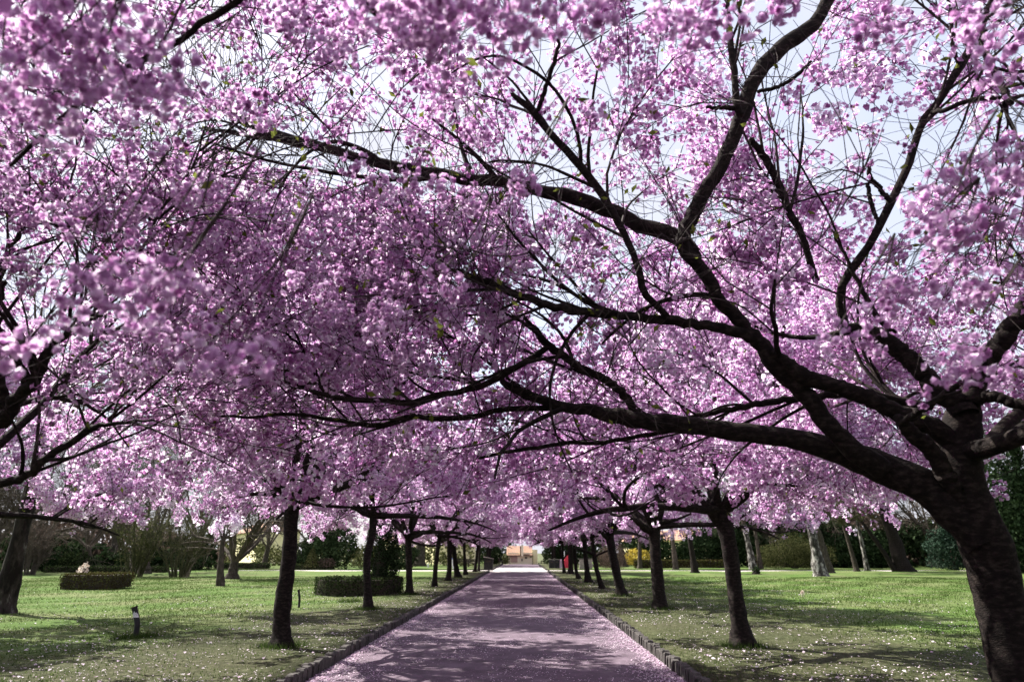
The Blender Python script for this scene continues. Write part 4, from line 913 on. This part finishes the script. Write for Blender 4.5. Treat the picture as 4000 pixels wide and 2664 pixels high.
# ------------------------------------------------------------------ PARK FURNITURE
def post_thing(label, g, top, wd, tilt=True):
    t = thing('marker_post', label, 'post', tuple(g)); g = np.array(g)
    tp = P(*top, g[1]) - g; r = wd / 2
    K = 12; mid = np.array([tp[0] * .12, 0, tp[2] * .5]); A = catmull(np.array([(0, 0, -.1), (0, 0, .05), mid, tp]), K)
    V, F = tubes(A[None], np.full((1, K), r), 12)
    V[-12:, 2] += (V[-12:, 0] - tp[0]) * .35
    e = len(V) - 12
    me = bpy.data.meshes.new('post'); me.from_pydata(V.tolist(), [], F.tolist() + [tuple(range(e, e + 12))]); me.materials.append(M['black']); obj('shaft', me, t)
    return t, A, r
g = G(531, 2482); g[2] = LZ(g[0], g[1]) 
t, A, r = post_thing('leaning black marker post with torn white sticker on the left lawn', g, (525, 2372), .10)
tp = A[-1]; Ks = 6
As = np.stack([A[-1] - (A[-1] - A[-3]) / np.linalg.norm(A[-1] - A[-3]) * s for s in np.linspace(.10, .185, Ks)])
an = np.linspace(math.pi * 1.08, math.pi * 1.92, 9); V = []
for i, p in enumerate(As):
    for j, a_ in enumerate(an): V.append(p + np.array([math.cos(a_), math.sin(a_), 0]) * (r + .004) + np.array([0, 0, .0 if i else .035 * math.sin(j * 1.9) * (1 if j < 5 else -.4)]))
F = [(i * 9 + j, i * 9 + j + 1, (i + 1) * 9 + j + 1, (i + 1) * 9 + j) for i in range(Ks - 1) for j in range(8)]
obj('sticker', mk_mesh('sticker', V, F, 'sticker'), t)
V, F = tubes(np.array([[tp + (0, 0, -.008), tp + (0, 0, .012)]]), np.array([[r + .008, r + .006]]), 12); 
V[:, 2] += (V[:, 0] - tp[0]) * .35; me = bpy.data.meshes.new('cap'); me.from_pydata(V.tolist(), [], F.tolist() + [tuple(range(12, 24))]); me.materials.append(M['dark_wood']); obj('cap', me, t)
g = G(1168, 2366); post_thing('thin black marker post left of the round hedge', g, (1166, 2302), .07)
g = G(1672, 2216); t, A, r = post_thing('small white marker post beyond the left lawn path', g, (1672, 2198), .17); t.children[0].data.materials[0] = M['white']

def bench(label, x, y, rz, z=.1, L=1.8):
    t = thing('park_bench', label, 'bench', (x, y, z), rz, 'dark park benches at the far end')
    for k in range(4): obj('slat', mk_mesh('slat', *box(0, -.2 + k * .12, .45, L, .1, .035), 'dark_wood'), t)
    for k in range(2): obj('back_slat', mk_mesh('back_slat', *box(0, .27 + .03 * k, .62 + k * .17, L, .035, .12), 'dark_wood'), t)
    for sx in (-1, 1):
        V, F = joinVF([box(sx * L * .42, -.2, .22, .07, .07, .44), box(sx * L * .42, .24, .42, .07, .07, .84), box(sx * L * .42, .02, .405, .06, .5, .05)])
        obj('leg', mk_mesh('leg', V, F, 'dark_wood'), t)
    return t
g = G(1845, 2216); bench('dark wooden park bench nearest to the dark bin', g[0], g[1], .2)
g = G(1800, 2214); bench('dark wooden park bench behind the leaning pair of cherry trunks', g[0], g[1], -.1, L=2.0)
g = G(1974, 2207); bench('dark bench by the path, left of the gatehouse', -2.9, 95, 1.5, L=1.2)
bench('dark bench by the path, right of the gatehouse', 2.8, 101, -1.5, L=1.2)
# blue and white board
g = G(1768, 2221); t = thing('notice_board', 'white slanting notice board with blue top among the left trunks', 'sign', tuple(g))
V, F = box(0, 0, .45, .26, .04, .9); V[:, 0] -= (V[:, 2] - .45) * .28; obj('panel', mk_mesh('panel', V, F, 'white'), t)
V, F = box(-.2, 0, .95, .5, .05, .12); obj('header', mk_mesh('header', V, F, 'blue'), t)
V, F = box(.05, .25, .42, .22, .03, .86); V[:, 1] -= (V[:, 2]) * .25; obj('rear_leg', mk_mesh('rear_leg', V, F, 'white'), t)
# dark bins with pitched lids
def bin_(label, px, py, wd, h, rz=0):
    g = G(px, py); t = thing('litter_bin', label, 'bin', tuple(g), rz, 'dark wooden bins by the crossing')
    for k in range(6):
        obj('board', mk_mesh('board', *box(-wd / 2 + wd * (k + .5) / 6, -wd * .4, h / 2, wd / 6 - .012, .04, h), 'black'), t)
    V, F = box(0, 0, h / 2, wd - .02, wd * .75, h - .02); obj('body', mk_mesh('body', V, F, 'black'), t)
    V, F = box(0, 0, h + .05, wd + .12, wd * .95, .05); V[:, 2] += -V[:, 0] * .18; obj('lid', mk_mesh('lid', V, F, 'grey_wall'), t)
    V, F = box(0, -wd * .43, h * .75, wd * .5, .03, .12); obj('flap', mk_mesh('flap', V, F, 'dark_wood'), t)
bin_('dark boxy litter bin with grey slanted lid at the left kerb end', 1908, 2226, .82, 1.0)
bin_('dark bin with flat lid first right of the path end', 2155, 2219, .55, .8)
bin_('dark bin beside the pink cloth, second right of the path end', 2176, 2219, .5, .82)
# grey wall
a = G(2262, 2222); b = G(2316, 2222)
t = thing('stone_wall', 'low grey stone wall behind the right row beside the brown bush', 'wall', ((a[0] + b[0]) / 2, a[1], .1))
Lw = b[0] - a[0]
for r_ in range(4):
    for k in range(5):
        V, F = box(-Lw / 2 + Lw * (k + .5 + (r_ % 2) * .25) / 5.25, rng.normal(0, .01), .12 + r_ * .22, Lw / 5.25 - .02, .4, .205); obj('stone', mk_mesh('stone', V, F, 'grey_wall'), t)
obj('coping', mk_mesh('coping', *box(0, 0, .93, Lw + .1, .5, .07), 'stone'), t)
# red and pink tent
g = G(2205, 2219); Yt = g[1]
t = thing('small_tent', 'small red and pink cloth tent with white peak behind right row', 'tent', tuple(g))
def cloth(name, pts, m, thick=.5):
    """closed outline in photo directions, given real depth behind its front"""
    p = [P(x, y, Yt) - g for x, y in pts]; n = len(p)
    back = [np.array([q[0] * .8, thick, q[2] * .96]) for q in p]
    me = bpy.data.meshes.new(name); me.from_pydata([tuple(q) for q in p + back], [], [tuple(range(n)), tuple(range(2 * n - 1, n - 1, -1))] + [(i, n + i, n + (i + 1) % n, (i + 1) % n) for i in range(n)])
    me.materials.append(M[m]); return obj(name, me, t)
cloth('red_panel', [(2203, 2218), (2222, 2218), (2222, 2180), (2220, 2168), (2214, 2170), (2208, 2178), (2204, 2190)], 'red')
for k in range(4):
    cloth('pink_stripe', [(2185.5 + k * 3, 2218), (2188 + k * 3, 2218), (2188.5 + k * 2.8, 2184 - k), (2187 + k * 2.8, 2186 - k)], 'pink' if k % 2 == 0 else 'white', .4)
cloth('peak_cloth', [(2199, 2186), (2206, 2168), (2206, 2152), (2193, 2152), (2194, 2170)], 'white', .06)
# stump and papers on the right lawn
g = G(2956, 2241); t = thing('tree_stump', 'small dark stump on bright grass right of the black forked trunk', 'stump', tuple(g))
obj('stump', trunk_mesh(np.zeros(3), [np.zeros(3), np.array([.02, 0, .12]), np.array([0.05, 0, .24])], [.26, .22, .2], 1.2, 12, 10, 'bark'), t)
p, q = ell_surface(120, (0, 0, .25), (.3, .3, .25)); v = cards(p, .1, q); obj('moss', mk_mesh('moss', v[0], v[1], 'evergreen', v[2]), t, kind='stuff')
g = G(3135, 2338); t = thing('flower', 'single white flower sprout standing on the right lawn', 'flower', (g[0], g[1], float(LZ(g[0], g[1]))))
obj('stalk', mk_mesh('stalk', *tubes(np.array([[[0, 0, 0], [.01, 0, .1], [0, 0, .2]]]), np.array([[.006, .005, .004]]), 5), 'twig_olive'), t)
v = cards(rng.normal(0, .03, (16, 3)) + (0, 0, .2), .07, None); obj('petals', mk_mesh('petals', v[0], v[1], 'cream_leaf', v[2]), t)

# ------------------------------------------------------------------ GRASS, FALLEN PETALS
reseed(500)
def in_view(x, y): return np.abs(x - 0) < y * .80 + 1
def scatter(n, y0, y1, pw, xr):
    u = rng.random(n); y = y0 + (y1 - y0) * u ** pw; x = rng.uniform(xr[0], xr[1], n); return x, y
# blades
xs, ys = scatter(420000, 8.5, 46, 1.9, (-30, 30)); k = in_view(xs, ys) & ((xs < PX0 - .12) | (xs > PX1 + .12))
xs, ys = xs[k], ys[k]
dens = np.sin(xs * .9 + ys * .5) + np.sin(xs * 2.3 - ys * 1.7) + rng.normal(0, 1, len(xs)); row = (np.abs(np.abs(xs) - 3.9) < 1.8); k = (dens > -.6) & (~row | (rng.random(len(xs)) < .5)) & ((ys > 17) | (np.abs(xs) > 7) | (rng.random(len(xs)) < .5))
xs, ys = xs[k], ys[k]; n = len(xs); sc = 1 + ys / 40
az = rng.uniform(0, 6.28, n); hgt = rng.uniform(.015, .042, n) * sc; wd = rng.uniform(.003, .006, n) * sc * 1.4
b = np.stack([xs, ys, LZ(xs, ys) - .004], -1); d = np.stack([np.cos(az), np.sin(az), 0 * az], -1) * wd[:, None]
tip = b + np.stack([rng.normal(0, .4, n) * hgt, rng.normal(0, .4, n) * hgt, hgt], -1)
V = np.stack([b - d, b + d, tip], 1).reshape(-1, 3)
obj('grass', mk_mesh('grass', V, np.arange(len(V)).reshape(-1, 3), 'grass', np.repeat(np.clip(rng.normal(.5, .2, n), 0, 1), 3)), kind='stuff')
# long tufts at the foot of the near trunks
tp = []
for (bx, by) in ((1099, 2527), (1438, 2378), (1600, 2323), (2904, 2522), (2579, 2379), (2430, 2329), (1370, 2345), (531, 2482)):
    g = G(bx, by); a = rng.uniform(0, 6.28, 700); rr = np.abs(rng.normal(.26, .1, 700)); tp.append(np.stack([g[0] + rr * np.cos(a), g[1] + rr * np.sin(a)], -1))
tp = np.vstack(tp); n = len(tp); b = np.stack([tp[:, 0], tp[:, 1], LZ(tp[:, 0], tp[:, 1]) - .01], -1)
az = rng.uniform(0, 6.28, n); d = np.stack([np.cos(az), np.sin(az), 0 * az], -1) * .006; h = rng.uniform(.04, .14, n)
V = np.stack([b - d, b + d, b + np.stack([rng.normal(0, .4, n) * h, rng.normal(0, .4, n) * h, h], -1)], 1).reshape(-1, 3)
obj('long_grass', mk_mesh('long_grass', V, np.arange(len(V)).reshape(-1, 3), 'grass', np.repeat(rng.uniform(0, .6, n), 3)), kind='stuff')
def petals(name, x, y, z, size, tint=None):
    p = np.stack([x, y, z], -1); v = cards(p, size, np.tile(np.array([[0, 0, 1.]]), (len(p), 1)), .45, 1.2, tint, .2)
    obj(name, mk_mesh(name, v[0], v[1], 'fallen', v[2]), kind='stuff')
# drifts along both kerbs, sprinkling on the path
n = 19000; y = 8.5 + 50 * rng.random(n) ** 1.7; side = rng.random(n) < .55
off = np.abs(rng.normal(0, .22, n)) * (1 + .5 * np.sin(y * 1.9)); x = np.where(side, PX1 - off, PX0 + off * .8)
x = np.clip(x, PX0, PX1); petals('petal_drift', x, y, -.03 * ((x + .36) / 2.5) ** 2 + .012 + rng.random(n) * .008, rng.uniform(.014, .034, n))
n = 30000; y = 8.5 + 45 * rng.random(n) ** 1.7; x = rng.uniform(PX0, PX1, n); k = (np.sin(x * 2.1 + y * .7) + np.sin(y * 1.9 - x * 3.1) + rng.normal(0, .8, n)) + 1.1 * np.abs(x + .36) / 2.5 > .9; x, y = x[k], y[k]; n = len(x); petals('fallen_petals', x, y, -.03 * ((x + .36) / 2.5) ** 2 + .012, rng.uniform(.012, .024, n))
n = 24000; y = 8.5 + 34 * rng.random(n) ** 1.6; s = np.where(rng.random(n) < .5, -1, 1); x = s * (2.5 + np.abs(rng.normal(0, 5.5, n))); k = ((x < PX0 - .16) | (x > PX1 + .16)) & in_view(x, y) & ((np.sin(x * 1.3 + y * .9) + np.sin(y * 2.3 - x * 1.7) + rng.normal(0, 1, n)) > -.3)
x, y = x[k], y[k]; big = rng.random(len(x)) < .13
petals('petals_on_grass', x, y, LZ(x, y) + .02, np.where(big, rng.uniform(.028, .052, len(x)), rng.uniform(.012, .024, len(x))), np.clip(rng.normal(.8, .2, len(x)), 0, 1))
